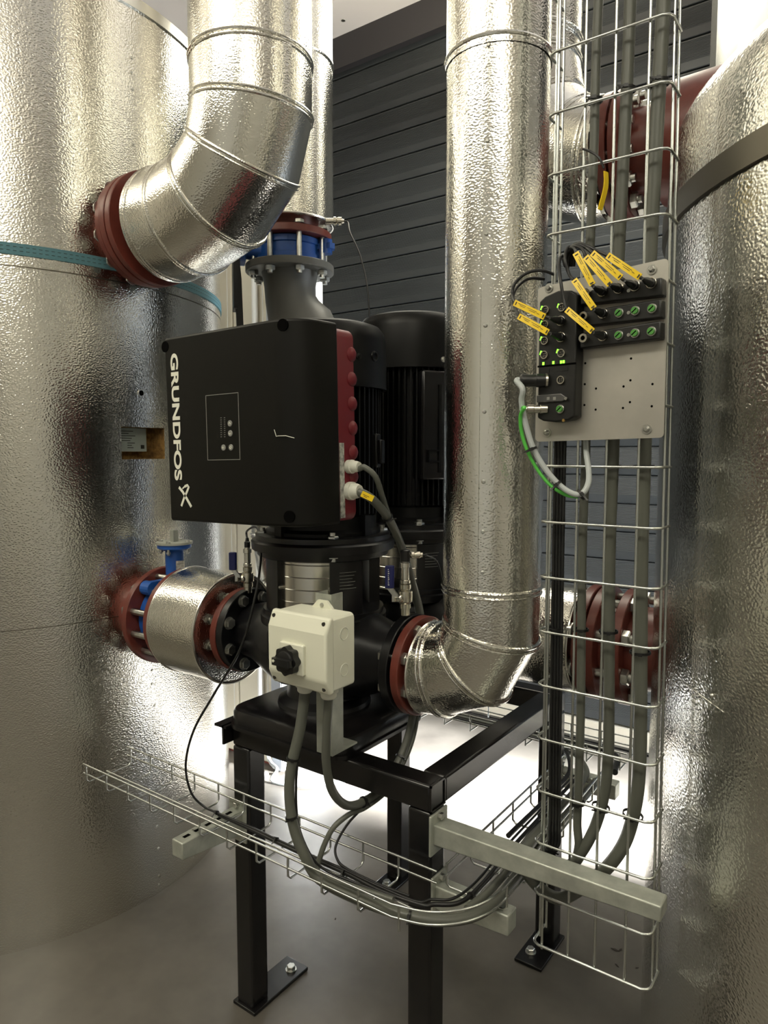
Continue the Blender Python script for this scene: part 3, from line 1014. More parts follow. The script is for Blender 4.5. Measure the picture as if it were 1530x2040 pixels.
for pts, w0 in (([lp(.02, .12), lp(.30, .32), lp(.60, .62), lp(.95, 1.0)], .0032), ([lp(.16, .98), lp(.42, .58), lp(.66, .30), lp(.80, .10), lp(.70, .02), lp(.48, .08)], .0030), ([lp(.48, .08), lp(.30, .18)], .0016)):
    b.prism(stroke(pts, w0), (0, CY0 - .0007, 0), (1, 0, 0), (0, 0, 1), (0, .0006, 0))
b.build('logo', 'letter', fc)
fc.rotation_euler = (0, radians(-1.0), 0)

# ================================================================== isolator
sw = thing('isolator_switch', 'cream-white isolator box with a black rotary knob in front of the front pump', 'switch', (-.98, 1.10, 1.01))
b = MB(); b.rbox((-1.062, 1.078, 1.012), (-.904, 1.145, 1.166), .010, 'Y', 3)
ib = b.build('enclosure', 'white', sw)
b = MB()
b.prism([(1.0785, 1.168), (1.0785, 1.010), (1.066, 1.010), (1.052, 1.040), (1.052, 1.136), (1.066, 1.168)], (-1.064, 0, 0), (0, 1, 0), (0, 0, 1), (.162, 0, 0))
lid = bevel(b.build('lid', 'white', sw), .005, 3, 25)
for x in (-1.053, -.915):
    for z_ in (1.022, 1.156):
        b = MB(); b.lathe((x, 1.063 if z_ > 1.1 else 1.063, z_), (0, -1, 0), [(-.005, .0042), (.004, .0042)], 12); b.build('lid_screw', 'ink', lid)
kc = at(575, 1315, Y=1.04)
b = MB(); b.rbox((kc.x - .030, 1.044, kc.z - .030), (kc.x + .036, 1.054, kc.z + .034), .003, 'Y', 2); bevel(b.build('knob_plate', 'white', lid), .002)
b = MB()
prof_ = []
for i in range(72):
    a_ = 2 * pi * i / 72
    r_ = .0285 + .0022 * cos(8 * a_)
    prof_.append((r_ * cos(a_), r_ * sin(a_)))
b.prism(prof_, (kc.x, 1.044, kc.z), (1, 0, 0), (0, 0, 1), (0, -.016, 0))
b.lathe((kc.x, 1.029, kc.z), (0, -1, 0), [(0, .022), (.004, .020), (.006, .012)], 28)
b.rbox((kc.x - .025, 1.013, kc.z - .007), (kc.x + .025, 1.028, kc.z + .007), .005, 'Z', 3)
kb = b.build('knob', 'black', sw, sharp=35)
b = MB(); b.lathe((kc.x - .017, 1.0128, kc.z + .002), (0, -1, 0), [(-.004, .003), (.001, .003)], 12); b.build('pointer_mark', 'white', kb)
for zz in (1.128, 1.052):
    b = MB(); b.tubering((-.9035, 1.112, zz), 'X', .013, .0009, 28, 6); b.build('knockout', 'gland', ib)
b = MB(); b.prism([(-.03, 0), (.03, 0), (.012, .018), (-.012, .018)], (-.985, 1.137, 1.165), (1, 0, 0), (0, 0, 1), (0, .007, 0)); tabp = b.build('mounting_tab', 'white', ib)
b = MB(); b.lathe((-.985, 1.137, 1.173), (0, -1, 0), [(0, .005), (.003, .004)], 14); b.build('tab_screw', 'zinc', tabp)
GS1, GS2 = at(608, 1398, Y=1.115), at(655, 1410, Y=1.115)
for g in (GS1, GS2):
    b = MB(); b.lathe((g.x, 1.115, 1.013), (0, 0, -1), [(0, .020), (.007, .021), (.017, .021), (.018, .0175), (.027, .017), (.031, .014)], 20); b.build('cable_gland', 'gland', sw)
GS1, GS2 = V((GS1.x, 1.115, .985)), V((GS2.x, 1.115, .985))
b = MB(); b.box((-1.012, 1.147, .842), (-.967, 1.150, 1.195)); b.box((-1.012, 1.150, .842), (-1.009, 1.185, 1.195)); b.box((-.970, 1.150, .842), (-.967, 1.185, 1.195)); b.box((-1.012, 1.147, .838), (-.967, 1.235, .842))
o = b.build('support_bracket', 'galv'); tag(o, 'galvanised folded bracket holding the white isolator box above the pump base plate', 'bracket')

# ================================================================== ball valves with pressure sensors
def ball_valve(base, label, lever_px, flip, tall=1.0, plug=False, sl=.052):
    t = thing('ball_valve', label, 'valve', base)
    x, y, z_ = base
    b = MB(); b.lathe(base, 'Z', [(-.012, .011), (.004, .011), (.005, .0135), (.015, .0135), (.016, .012), (.021, .017), (.036, .018), (.046, .017), (.048, .012), (.052, .0135), (.062, .0135)], 20)
    d = RT * (-.75) - FH * .66
    c = V((x, y, z_ + .030))
    b.lathe(c, d, [(0, .012), (.020, .010), (.024, .006), (.034, .006)], 16)
    b.build('body', 'nickel', t)
    lp_ = at(lever_px[0], lever_px[1], Y=y)
    h = c + d * .030
    top = V((h.x, h.y, h.z)) - RT * .006
    e = top + V((0, 0, .026)) - RT * .006
    b = MB(); b.strip([h - V((0, 0, .006)), h + V((0, 0, .010)), e], RT * .014, d * .003); b.build('lever', 'zinc', t)
    b = MB(); b.strip([e, e + V((0, 0, sl))], RT * .019, d * .007); lv = bevel(b.build('lever_sleeve', 'lever', t), .003, 2)
    if plug:      # faint print on the sleeve
        b = MB()
        for k in range(9): b.box((-.0025, -.0004, 0), (.0025 - (k % 3) * .001, .0004, .0022), Matrix.Translation(e + d * .0074 + V((0, 0, .008 + k * .0045))))
        b.build('sleeve_print', 'letter', lv)
    b = MB(); b.lathe((x, y, z_ + .062), 'Z', [(0, .009), (.003, .012), (.010, .012), (.011, .0095), (.040 * tall, .0095), (.041 * tall, .012), (.052 * tall, .012), (.053 * tall, .008), (.06 * tall, .008)], 20)
    b.build('pressure_sensor', 'steel', t)
    return t, V((x, y, z_ + .062 + .058 * tall))


bv1, top1 = ball_valve(tuple(at(494, 1172, Y=1.40)), 'small ball valve with blue lever on the left flange of the front pump', (470, 1110), False)
b = MB(); b.lathe(top1 - V((0, 0, .004)), 'Z', [(0, .007), (.004, .0085), (.018, .0085), (.020, .006), (.03, .004)], 16); b.build('connector', 'black', bv1)
bv2, top2 = ball_valve(tuple(at(807, 1215, Y=1.38)), 'ball valve with printed blue lever standing on the right flange of the front pump', (785, 1140), False, 1.0, True, .055)
b = MB(); b.lathe(top2 - V((0, 0, .003)), 'Z', [(0, .012), (.026, .012), (.028, .009)], 18); s2 = b.build('sensor_head', 'black', bv2)
b = MB(); c2 = top2 + V((0, 0, .012)); b.lathe(c2 + RT * .011, RT, [(0, .006), (.004, .0085), (.010, .0085), (.011, .007), (.018, .009), (.024, .009), (.025, .006), (.030, .006)], 16); b.build('plug', 'nickel', s2)
PLUG2 = c2 + RT * .040

# ================================================================== cream cabinet by the left tank
CBY = at(643, 600, X=-2.258).y
cab = thing('control_cabinet', 'tall cream sheet-metal cabinet standing behind the strapped tank', 'cabinet', (-2.7, 2.55, 0))
b = MB(); b.box((-3.35, 2.345, .012), (-2.262, CBY, 2.52)); bevel(b.build('body', 'cream', cab), .008)
b = MB(); b.box((-3.33, 2.355, 0), (-2.28, CBY - .01, .014)); b.build('plinth', 'red', cab)
xa = at(463, 600, Y=2.33).x; xb = at(545, 1500, Y=2.33).x
for x0, x1 in ((-3.33, xa - .004), (xa + .004, xb)):
    b = MB(); b.box((x0, 2.328, .05), (x1, 2.346, 2.49)); dr = bevel(b.build('door', 'cream', cab), .006)
    b = MB(); b.box((x1 - .030, 2.326, .05), (x1 - .026, 2.329, 2.49)); b.build('fold_line', 'cabwhite', dr)
b = MB(); b.box((xb + .006, 2.315, .012), (-2.262, 2.346, 2.50)); b.build('corner_post', 'postgrey', cab)
b = MB(); b.box((-2.263, 2.318, .012), (-2.255, CBY - .004, 2.50)); b.build('side_panel', 'cabwhite', cab)
cp = at(506, 615, Y=2.30)
b = MB(); b.cyl((cp.x, 2.305, .08), (cp.x, 2.305, 2.45), .014, 16)
o = b.build('conduit', 'cabwhite'); tag(o, 'thin white vertical conduit on the cream cabinet door', 'conduit')
b = MB(); b.tube(smooth([at(532, 1440, Y=2.30), at(534, 1500, Y=2.30), at(540, 1520, Y=2.28), at(552, 1533, Y=2.25), V((-2.22, 2.22, .012)), V((-2.05, 2.30, .012)), V((-1.9, 2.5, .012))], 5), .009, 10)
o = b.build('floor_cable', 'light_cable'); tag(o, 'light grey cable curling onto the floor at the foot of the cream cabinet', 'cable')
b = MB()
for cx_, cy_, r_ in ((529, 1541, .016), (549, 1539, .012)):
    q = at(cx_, cy_, Z=.012)
    b = MB(); b.lathe((q.x, q.y, 0), 'Z', [(0, r_ * .9), (r_ * .5, r_), (r_ * 1.1, r_ * .7), (r_ * 1.3, r_ * .2)], 7)
    o = b.build('plaster_crumb', 'cabwhite', sharp=60)
    tag(o, 'larger white plaster crumb on the floor before the cream cabinet' if r_ > .014 else 'smaller white plaster crumb beside the floor cable', 'crumb')

# ================================================================== wire trays
WR = .0026
TZ, TH_ = .566, .052           # tray bottom / height


def u_wire(pts, name, parent, r=WR):
    b = MB(); b.tube(pts, r, 8); return b.build(name, 'wire', parent, sharp=50)


YB, YF = 1.222, 1.078
t = thing('wire_tray', 'low galvanised wire basket tray carrying cables round the front of the stand', 'cable tray', (-1.2, 1.15, TZ))
corner = [V((-.76, 1.078, 0)), V((-.69, 1.10, 0)), V((-.635, 1.15, 0)), V((-.607, 1.22, 0)), V((-.603, 1.32, 0))]
outer = [V((-1.83, YF, 0))] + smooth(corner, 5) + [V((-.612, 1.60, 0)), V((-.622, 1.93, 0))]
for dz_ in (TH_, TH_ * .5):
    u_wire([p + V((0, 0, TZ + dz_)) for p in outer], 'long_wire', t)
    u_wire([V((-1.835, YB, TZ + dz_)), V((-.745, YB, TZ + dz_))], 'long_wire', t)
    u_wire([V((-.742, 1.255, TZ + dz_)), V((-.748, 1.93, TZ + dz_))], 'long_wire', t)
u_wire([V((-1.83, 1.150, TZ + .004)), V((-.74, 1.150, TZ + .004))], 'long_wire', t)
u_wire([V((-.675, 1.26, TZ + .004)), V((-.685, 1.93, TZ + .004))], 'long_wire', t)
for k in range(12):
    x = -1.818 + k * .0975
    q = .008
    u_wire([(x, YF, TZ + TH_), (x, YF, TZ + q), (x, YF + q, TZ), (x, YB - q, TZ), (x, YB, TZ + q), (x, YB, TZ + TH_)] if x < -.76 else [(x, YF + .004, TZ + TH_), (x, YF + .004, TZ)], 'cross_wire', t)
for k in range(7):
    y = 1.262 + k * .108
    xo = -.604 - .026 * (y - 1.32)
    q = .008
    u_wire([(-.744, y, TZ + TH_), (-.744, y, TZ + q), (-.744 + q, y, TZ), (xo - q, y, TZ), (xo, y, TZ + q), (xo, y, TZ + TH_)], 'cross_wire', t)
t = thing('wire_tray', 'wire basket tray with cables running behind the stand near the roller door', 'cable tray', (-1.0, 2.1, TZ))
for y in (2.045, 2.175):
    for dz_ in (TH_, TH_ * .5):
        u_wire([V((-1.45, y, TZ + dz_)), V((-.60, y, TZ + dz_))], 'long_wire', t)
for k in range(9):
    x = -1.42 + k * .1
    u_wire([(x, 2.045, TZ + TH_), (x, 2.045, TZ), (x, 2.175, TZ), (x, 2.175, TZ + TH_)], 'cross_wire', t)

cage = thing('wire_tray', 'tall vertical wire basket tray standing before the dark-banded tank and holding the control plate', 'cable tray', (-.45, 1.33, .5))
CYF, CYB = 1.300, 1.362
def cxl(z): return -.558
def cxr(z): return -.337 - (z - 1.2) * .009
for x in (-.541, -.486, -.432, -.374):
    u_wire([(x, CYF, .488), (x + (0 if x < -.5 else -.010) * .9, CYF, 3.95)], 'long_wire', cage, .0027)
for y in (1.329, CYB):
    u_wire([(cxl(.5), y, .492), (cxl(3.9), y, 3.95)], 'long_wire', cage, .0027)
    u_wire([(cxr(.5), y, .492), (cxr(3.9), y, 3.95)], 'long_wire', cage, .0027)
for k in range(33):
    z_ = .496 + k * .1085
    q = .014
    l, r_ = cxl(z_) - .003, cxr(z_) + .003
    u_wire([(l, CYB, z_), (l, CYF + q - .005, z_), (l + q * .3, CYF + .001, z_), (l + q, CYF - .005, z_), (r_ - q, CYF - .005, z_), (r_ - q * .3, CYF + .001, z_), (r_, CYF + q - .005, z_), (r_, CYB, z_)], 'cross_wire', cage, .0027)

# brackets carrying the trays
def arm(label, o, d, L, wdt, h0, h1, slots, plate):
    """cantilever arm: o = top inner corner, d direction, wdt vector of its width"""
    t = thing('cantilever_bracket', label, 'bracket', o)
    o, d, wdt = V(o), V(d), V(wdt)
    b = MB()
    wn = wdt.normalized()
    b.prism([(0, 0), (L, 0), (L, -h1), (0, -h0)], o, d, (0, 0, 1), wdt)
    bevel(b.build('channel', 'galv', t), .003)
    if slots:
        for k in range(5):
            c = o + d * (.035 + k * .034) + wdt * .5
            b = MB(); b.box((-.009, -.0045, .0002), (.009, .0045, .0012), Matrix(((d.x, wn.x, 0, c.x), (d.y, wn.y, 0, c.y), (0, 0, 1, c.z), (0, 0, 0, 1)))); b.build('slot', 'cabwhite' if False else 'holes', t)
    b = MB()
    p0, p1 = plate
    b.prism([(-.012, .022), (wdt.length + .012, .022), (wdt.length + .012, -h0 - .022), (-.012, -h0 - .022)], o, wn, (0, 0, 1), d * .006)
    bevel(b.build('end_plate', 'galv', t), .002)
    b = MB(); c = o + wdt * .5 + V((0, 0, .012)) + d * .006; b.lathe(c, d, [(0, .009), (.002, .009)], 16); b.hexa(c + d * .002, d, .008, .007); b.build('bolt', 'zinc', t)
    return t


arm('long galvanised arm bolted to the front leg of the stand, holding the tall wire tray', (-.772, 1.243, .704), (1, 0, 0), .474, (0, .045, 0), .046, .030, False, (0, 0))
arm('slotted galvanised arm under the left end of the low wire tray', (-1.390, 1.240, .560), (0, -1, 0), .200, (.040, 0, 0), .066, .042, True, (0, 0))
arm('short galvanised arm under the corner of the low wire tray', (-.772, 1.252, .562), (1, 0, 0), .178, (0, .040, 0), .054, .044, False, (0, 0))
arm('small galvanised arm on the rear leg of the stand under the low wire tray', (-.772, 1.945, .562), (1, 0, 0), .172, (0, .040, 0), .050, .044, False, (0, 0))

arm('small galvanised arm behind the stand carrying the rear wire tray', (-.822, 2.000, .562), (0, 1, 0), .190, (.040, 0, 0), .050, .044, False, (0, 0))

# ================================================================== cables
def tie(parent, c, axis, r, tail=True, w=.0046):
    b = MB(); d = V(axis).normalized()
    b.annulus(V(c) - d * w / 2, d, r, r + .0020, w, 20)
    u, w_ = frame_of(d)
    tow = (EYE - V(c)); tow = (tow - d * tow.dot(d)).normalized()
    side = d.cross(tow)
    b.box((-.0035, -.003, r), (.0035, .003, r + .005), Matrix(((side.x, d.x, tow.x, c[0]), (side.y, d.y, tow.y, c[1]), (side.z, d.z, tow.z, c[2]), (0, 0, 0, 1))))
    if tail:
        p = V(c) + tow * (r + .003)
        b.strip([p, p + side * .009 + tow * .001, p + side * .015 + tow * .003], d * .003, tow * .001)
    o = b.build('cable_tie', 'black', parent)
    o['label'] = 'black cable tie'
    return o


def cable(label, pts, r, material, ties=(), k=8, name='cable', grow=0):
    P = smooth(pts, k)
    b = MB(); b.tube(P, r, 12)
    o = b.build(name, material, sharp=60)
    tag(o, label, 'cable')
    for q in ties:
        q = V(q)
        i = min(range(1, len(P) - 1), key=lambda j: (P[j] - q).length)
        tie(o, P[i] - V((0, grow, 0)), P[i + 1] - P[i - 1], r + .0006 + grow)
    return o


def tz(x, y, z=.582): return at(x, y, Z=z)


cable('thick grey cable from the white isolator box down into the low wire tray',
      [GS1 + V((0, 0, .03)), GS1, at(598, 1450, Y=1.105), at(580, 1530, Y=1.088), at(577, 1590, Y=1.082), at(586, 1650, Y=1.082), at(606, 1702, Y=1.086), tz(636, 1750, .584),
       (-.86, 1.098, .580), (-.75, 1.112, .580), (-.685, 1.140, .580), (-.640, 1.19, .580), (-.624, 1.27, .580), (-.630, 1.42, .580), (-.636, 1.62, .580), (-.64, 1.9, .580)],
      .0118, 'grey_cable', (at(588, 1515, Y=1.09), at(577, 1625, Y=1.082), (-.74, 1.114, .58)))
cable('grey cable looping from the white isolator box under the beam up to the converter',
      [GS2 + V((0, 0, .03)), GS2, at(651, 1460, Y=1.12), at(650, 1520, Y=1.13), at(662, 1575, Y=1.155), at(690, 1604, Y=1.20), at(724, 1597, Y=1.255), at(765, 1566, Y=1.315), at(795, 1515, Y=1.36), at(815, 1460, Y=1.41), at(826, 1400, Y=1.47), at(836, 1320, Y=1.52),
       at(836, 1235, Y=1.53), at(822, 1165, Y=1.48), at(800, 1090, Y=1.40), at(775, 1035, Y=1.30), at(745, 998, Y=1.225), at(722, 983, Y=1.20), GL2 - V((.01, 0, 0))],
      .0098, 'grey_cable', (at(725, 1600, Y=1.255), at(800, 1508, Y=1.365), at(768, 1035, Y=1.29)))
cable('thin grey cable from the upper converter gland down into the low wire tray',
      [GL1 - V((.01, 0, 0)), GL1, at(726, 931, Y=1.20), at(748, 950, Y=1.215), at(762, 990, Y=1.25), at(782, 1050, Y=1.33), at(806, 1110, Y=1.42), at(830, 1180, Y=1.50), at(842, 1240, Y=1.54), at(842, 1320, Y=1.54), at(834, 1400, Y=1.48), at(824, 1465, Y=1.42), at(802, 1523, Y=1.37),
       at(770, 1575, Y=1.32), at(728, 1608, Y=1.262), at(696, 1622, Y=1.22), at(662, 1652, Y=1.18), at(640, 1700, Y=1.15), at(634, 1740, Y=1.13), (-.93, 1.12, .580), (-.80, 1.14, .578)],
      .0062, 'grey_cable')
cable('thin black cable hanging beside the thick grey cable from the white isolator box',
      [at(600, 1405, Y=1.118), at(597, 1480, Y=1.105), at(590, 1560, Y=1.09), at(594, 1640, Y=1.09), at(618, 1702, Y=1.10), at(648, 1733, Y=1.12), (-.90, 1.14, .578), (-.80, 1.15, .578)], .0027, 'black_cable')
cable('thin black cable arching from the grey cable bundle down into the low wire tray',
      [at(745, 1590, Y=1.28), at(720, 1612, Y=1.25), at(690, 1645, Y=1.22), at(669, 1685, Y=1.19), at(672, 1712, Y=1.175), at(690, 1730, Y=1.17), (-.86, 1.165, .578), (-.78, 1.17, .578)], .003, 'black_cable')
cable('long thin black cable swinging from the left ball valve down into the low wire tray',
      [top1 + V((0, 0, .020)), top1 + V((0, 0, .045)), at(512, 1052, Y=1.34), at(520, 1100, Y=1.24), at(510, 1180, Y=1.19), at(480, 1290, Y=1.17), at(425, 1385, Y=1.15), at(386, 1455, Y=1.135), at(370, 1522, Y=1.13), at(380, 1577, Y=1.14), at(404, 1605, Y=1.16), tz(432, 1619),
       tz(500, 1648), tz(551, 1672), tz(620, 1704), tz(686, 1733), tz(760, 1768), tz(830, 1796, .58), (-.735, 1.185, .580), (-.700, 1.215, .58), (-.690, 1.30, .58), (-.70, 1.5, .58), (-.705, 1.9, .58)],
      .0030, 'black_cable', (tz(432, 1619), tz(551, 1672)))
cable('thicker black cable lying in the low wire tray from the slotted arm to the corner',
      [tz(436, 1623, .577), tz(500, 1652, .577), tz(551, 1677, .577), tz(620, 1709, .577), tz(686, 1738, .577), tz(760, 1775, .577), tz(840, 1803, .577), (-.725, 1.178, .577), (-.685, 1.215, .577), (-.678, 1.30, .577), (-.688, 1.5, .577), (-.695, 1.9, .577)],
      .0048, 'black_cable', (tz(686, 1738, .577), (-.682, 1.25, .577), (-.682, 1.40, .577)))
cable('grey cable lying in the side stretch of the low wire tray near the tall cage',
      [(-.66, 1.20, .58), (-.652, 1.28, .58), (-.656, 1.45, .58), (-.664, 1.7, .58), (-.672, 1.88, .58), (-.70, 1.98, .575), (-.80, 2.08, .575), (-1.0, 2.11, .575), (-1.4, 2.11, .575)], .0085, 'grey_cable')
cable('black cable bending from the side tray into the rear tray behind the stand',
      [(-.715, 1.50, .58), (-.715, 1.80, .58), (-.735, 1.95, .578), (-.82, 2.07, .576), (-1.0, 2.09, .576), (-1.4, 2.09, .576)], .006, 'black_cable')
cable('thick black cable lying nearest the roller door in the rear tray', [(-.62, 2.00, .575), (-.66, 2.12, .575), (-.78, 2.145, .575), (-1.0, 2.145, .575), (-1.42, 2.145, .575)], .009, 'black_cable')
cable('thin dark cable from the sensor plug on the ball valve beside the tall riser',
      [PLUG2 - RT * .006, PLUG2 + RT * .01, at(850, 1106, Y=1.45), at(872, 1122, Y=1.54), at(884, 1180, Y=1.60), at(886, 1240, Y=1.62)], .0022, 'black_cable')
# temperature sensor on the rear riser
sp = at(662, 441, Y=1.80)
t = thing('temperature_sensor', 'small nickel sensor on the vertical riser above the blue valve with a thin black lead', 'sensor', sp)
b = MB(); b.lathe(sp, RT, [(-.02, .010), (.004, .010), (.005, .014), (.012, .014), (.013, .010), (.020, .013), (.030, .013), (.031, .008), (.038, .006)], 16); b.build('fitting', 'nickel', t)
b = MB(); b.tube(smooth([sp + RT * .034, sp + RT * .05 - V((0, 0, .004)), at(697, 463, Y=1.80), at(716, 505, Y=1.80), at(730, 560, Y=1.80), at(735, 610, Y=1.80), at(737, 680, Y=1.80)], 6), .0026, 8); b.build('lead', 'black_cable', t)

# cables of the tall cage
CQ = CYF + .016
for i, (pxs, r, lab) in enumerate((
        (((1204, -260), (1188, 100), (1183, 300), (1172, 600), (1167, 900), (1160, 1100), (1157, 1400), (1153, 1560), (1150, 1640)), .0085, 'thinnest of the grey cables in the tall wire tray, next to the black bundle'),
        (((1265, -260), (1252, 100), (1243, 300), (1229, 600), (1222, 900), (1215, 1100), (1213, 1400), (1212, 1500), (1204, 1580), (1186, 1645)), .0108, 'middle grey cable in the tall wire tray'),
        (((1336, -260), (1318, 80), (1306, 300), (1291, 600), (1284, 900), (1278, 1100), (1276, 1400), (1275, 1500), (1268, 1590), (1248, 1670)), .0125, 'thickest grey cable in the tall wire tray, nearest the dark-banded tank'))):
    pts = [at(x, y, Y=CQ + r) for x, y in pxs]
    if i == 0: pts += [at(1152, 1690, Y=CQ + .012), at(1132, 1728, Y=CQ + .02), V((-.60, 1.36, .600)), V((-.655, 1.46, .592)), V((-.665, 1.6, .585))]
    if i == 1: pts += [at(1160, 1695, Y=CQ + .012), at(1130, 1725, Y=CQ + .015), V((-.60, 1.345, .618)), V((-.645, 1.42, .602)), V((-.655, 1.6, .59))]
    if i == 2: pts += [at(1215, 1722, Y=CQ + .012), at(1180, 1752, Y=CQ + .012), V((-.52, 1.335, .585)), V((-.59, 1.345, .60)), V((-.635, 1.42, .605)), V((-.645, 1.6, .60))]
    tl_ = [at(*q, Y=CQ) for q in {0: ((1183, 200), (1163, 932), (1157, 1262), (1155, 1600)), 1: ((1248, 172), (1220, 932), (1213, 1275), (1188, 1610)), 2: ((1314, 155), (1282, 932), (1277, 1290), (1262, 1625))}[i]]
    cable(lab, pts, r, 'grey_cable', tl_, grow=.0042)
for i in range(4):
    x = 1098 + i * 6
    pts = [at(x + 12, 780, Y=CQ + .006 + .004 * (i % 2)), at(x + 9, 900, Y=CQ + .006), at(x + 5, 1100, Y=CQ + .006), at(x + 2, 1300, Y=CQ + .006), at(x - 1, 1500, Y=CQ + .006), at(x - 2, 1640, Y=CQ + .006), at(x - 8, 1690, Y=CQ + .012), V((-.60, 1.345 + .004 * i, .620)), V((-.66, 1.42, .59)), V((-.68, 1.6, .582))]
    o = cable(['black control cable at the outer edge of the bundle in the tall wire tray', 'second black control cable of the bundle in the tall wire tray', 'third black control cable of the bundle in the tall wire tray', 'black control cable of the bundle lying next to the thinnest grey cable'][i], pts, .0034, 'black_cable')
    o['group'] = 'black cables bundled in the tall wire tray'
    if i == 1:
        for yy in (930, 1252, 1580, 1690):
            q = at(1107 - (yy - 930) * .012, yy, Y=CQ + .006)
            tie(o, q, (0, 0, 1), .0125)

# ================================================================== control plate on the cage
YAW = radians(6.5)
PU = V((cos(YAW), -sin(YAW), 0)); PN = V((-sin(YAW), -cos(YAW), 0))     # along the plate / out of it
PO = at(1066, 880, Y=1.288)


def onp(x, y, n=0.0):
    """pixel -> (u, z) on the plate plane lifted n along its normal"""
    d = FW + RT * ((x - CX) / FPX) - UP * ((y - CY) / FPX)
    o = PO + PN * n
    s_ = (o - EYE).dot(PN) / d.dot(PN)
    return EYE + d * s_


def pbox(b, p, q, n0, n1, r=.003, inset=0):
    """box on the plate between corner points p,q (world) from n0 to n1 off the plate"""
    u0, u1 = sorted(((p - PO).dot(PU), (q - PO).dot(PU)))
    z0, z1 = sorted((p.z, q.z))
    poly = []
    for cx_, cz_, a0 in ((u1 - r, z1 - r, 0), (u0 + r, z1 - r, 90), (u0 + r, z0 + r, 180), (u1 - r, z0 + r, 270)):
        for j in range(4):
            a = radians(a0 + 30 * j); poly.append((cx_ + r * cos(a), cz_ + r * sin(a)))
    o = V((PO.x, PO.y, 0)) + PN * n0
    b.prism(poly, o, PU, (0, 0, 1), PN * (n1 - n0))
    return b


mp = thing('mounting_plate', 'brushed metal plate screwed to the tall wire tray with control modules on it', 'plate', PO)
cs = [onp(1072, 573), onp(1332, 514), onp(1322, 872), onp(1066, 880)]
b = MB()
uv = [((p - PO).dot(PU), p.z) for p in (cs[3], cs[2], cs[1], cs[0])]
rr = .008
poly = []
for (u, z_), (su, sz), a0 in zip(uv, ((1, 1), (-1, 1), (-1, -1), (1, -1)), (180, 270, 0, 90)):
    for j in range(4):
        a = radians(a0 + 30 * j); poly.append((u + su * rr + rr * cos(a), z_ + sz * rr + rr * sin(a)))
b.prism(poly, V((PO.x, PO.y, 0)) - PN * .003, PU, (0, 0, 1), PN * .003)
b.build('sheet', 'plate', mp, sharp=30)
for px, py in ((1094, 574), (1299, 537), (1289, 855), (1090, 862)):
    p = onp(px, py)
    b = MB(); b.lathe(p, PN, [(0, .0085), (.0018, .0085)], 20); b.lathe(p, PN, [(.0018, .0055), (.004, .0052), (.0062, .003)], 6 if py < 600 else 18)
    b.build('screw', 'zinc', mp)
for px, py in ((588, 1142), (955, 1104), (950, 1279), (584, 1310), (674, 1345), (895, 1328), (1127, 1309), (581, 1477), (671, 1514), (946, 1454), (890, 1501), (1121, 1487)):
    p = onp(1020 + px / 4.026, 440 + py / 4.026)
    b = MB(); b.lathe(p, PN, [(-.001, .0021), (.0003, .0021)], 14); b.build('hole', 'holes', mp)

MH = .030


def port(parent, px, py, n, kind):
    p = onp(px, py, n)
    if kind == 'green':
        b = MB(); b.lathe(p, PN, [(-.002, .0080), (.003, .0080), (.0035, .0074)], 20); o = b.build('port', 'zinc', parent)
        b = MB(); b.lathe(p, PN, [(.003, .0060), (.0065, .0060), (.007, .0054)], 20); c = b.build('blanking_cap', 'greencap', o, label='green blanking cap')
        b = MB(); b.box((-.0050, -.0008, .0068), (.0050, .0008, .0076), Matrix(((PU.x, 0, PN.x, p.x), (PU.y, 0, PN.y, p.y), (0, 1, 0, p.z), (0, 0, 0, 1))) @ Matrix.Rotation(.7, 4, 'Z')); b.build('slot', 'holes', o)
        return o
    if kind == 'plug':
        b = MB(); b.lathe(p, PN, [(-.002, .0092), (.006, .0092), (.0065, .0085)], 20); return b.build('port', 'nickel', parent)
    b = MB()
    b.annulus(p, PN, .0042, .0078, .011, 20) if kind == 'ring' else b.annulus(p, PN, .0056, .0076, .004, 20)
    o = b.build('port', 'nickel', parent)
    b = MB(); b.lathe(p, PN, [(0, .0058), (.0018, .0056)], 18); c = b.build('insert', 'holes' if kind == 'ring' else 'module', o)
    if kind == 'pins':
        b = MB()
        for k in range(4):
            a = pi / 4 + k * pi / 2
            b.lathe(p + PU * (.0028 * cos(a)) + V((0, 0, .0028 * sin(a))), PN, [(.0018, .0009), (.003, .0009)], 8)
        b.build('pins', 'nickel', parent)
    return o


def Z3(x, y): return (1020 + x / 4.026, 440 + y / 4.026)


io = thing('control_module', 'tall black fieldbus module with green lights on the left of the metal plate', 'module', onp(1108, 845))
a, c = onp(1070, 839, MH), onp(1150, 582, MH)
b = MB()
u0, u1 = (a - PO).dot(PU), (c - PO).dot(PU)
um = (u0 + u1) / 2
b.prism([(u0, a.z + .006), (u0 + .012, a.z), (um, a.z - .003), (u1 - .012, a.z), (u1, a.z + .006), (u1, c.z - .003), (u1 - .012, c.z + .005), (um, c.z + .0085), (u0 + .012, c.z + .002), (u0, c.z - .006)], V((PO.x, PO.y, 0)) + PN * .0005, PU, (0, 0, 1), PN * (MH - .0005))
bevel(b.build('housing', 'module', io), .003, 2)
b = MB()
for py in (1150, ):
    p, q = onp(*Z3(205, 1165), MH), onp(*Z3(515, 1150), MH)
    pbox(b, p + V((0, 0, .0006)), q - V((0, 0, .0)), MH, MH + .0004, .0001)
b.build('joint_line', 'holes', io)
for x0, y0, x1, y1 in ((390, 610, 450, 640), (230, 1185, 300, 1215), (370, 1170, 450, 1200)):
    b = MB(); pbox(b, onp(*Z3(x0, y0), MH), onp(*Z3(x1, y1), MH), MH, MH + .0006, .001); b.build('label_window', 'black', io)
for x, y in ((272, 715), (405, 695), (268, 832), (266, 962), (264, 1076), (400, 1062)):
    port(io, *Z3(x, y), MH, 'pins')
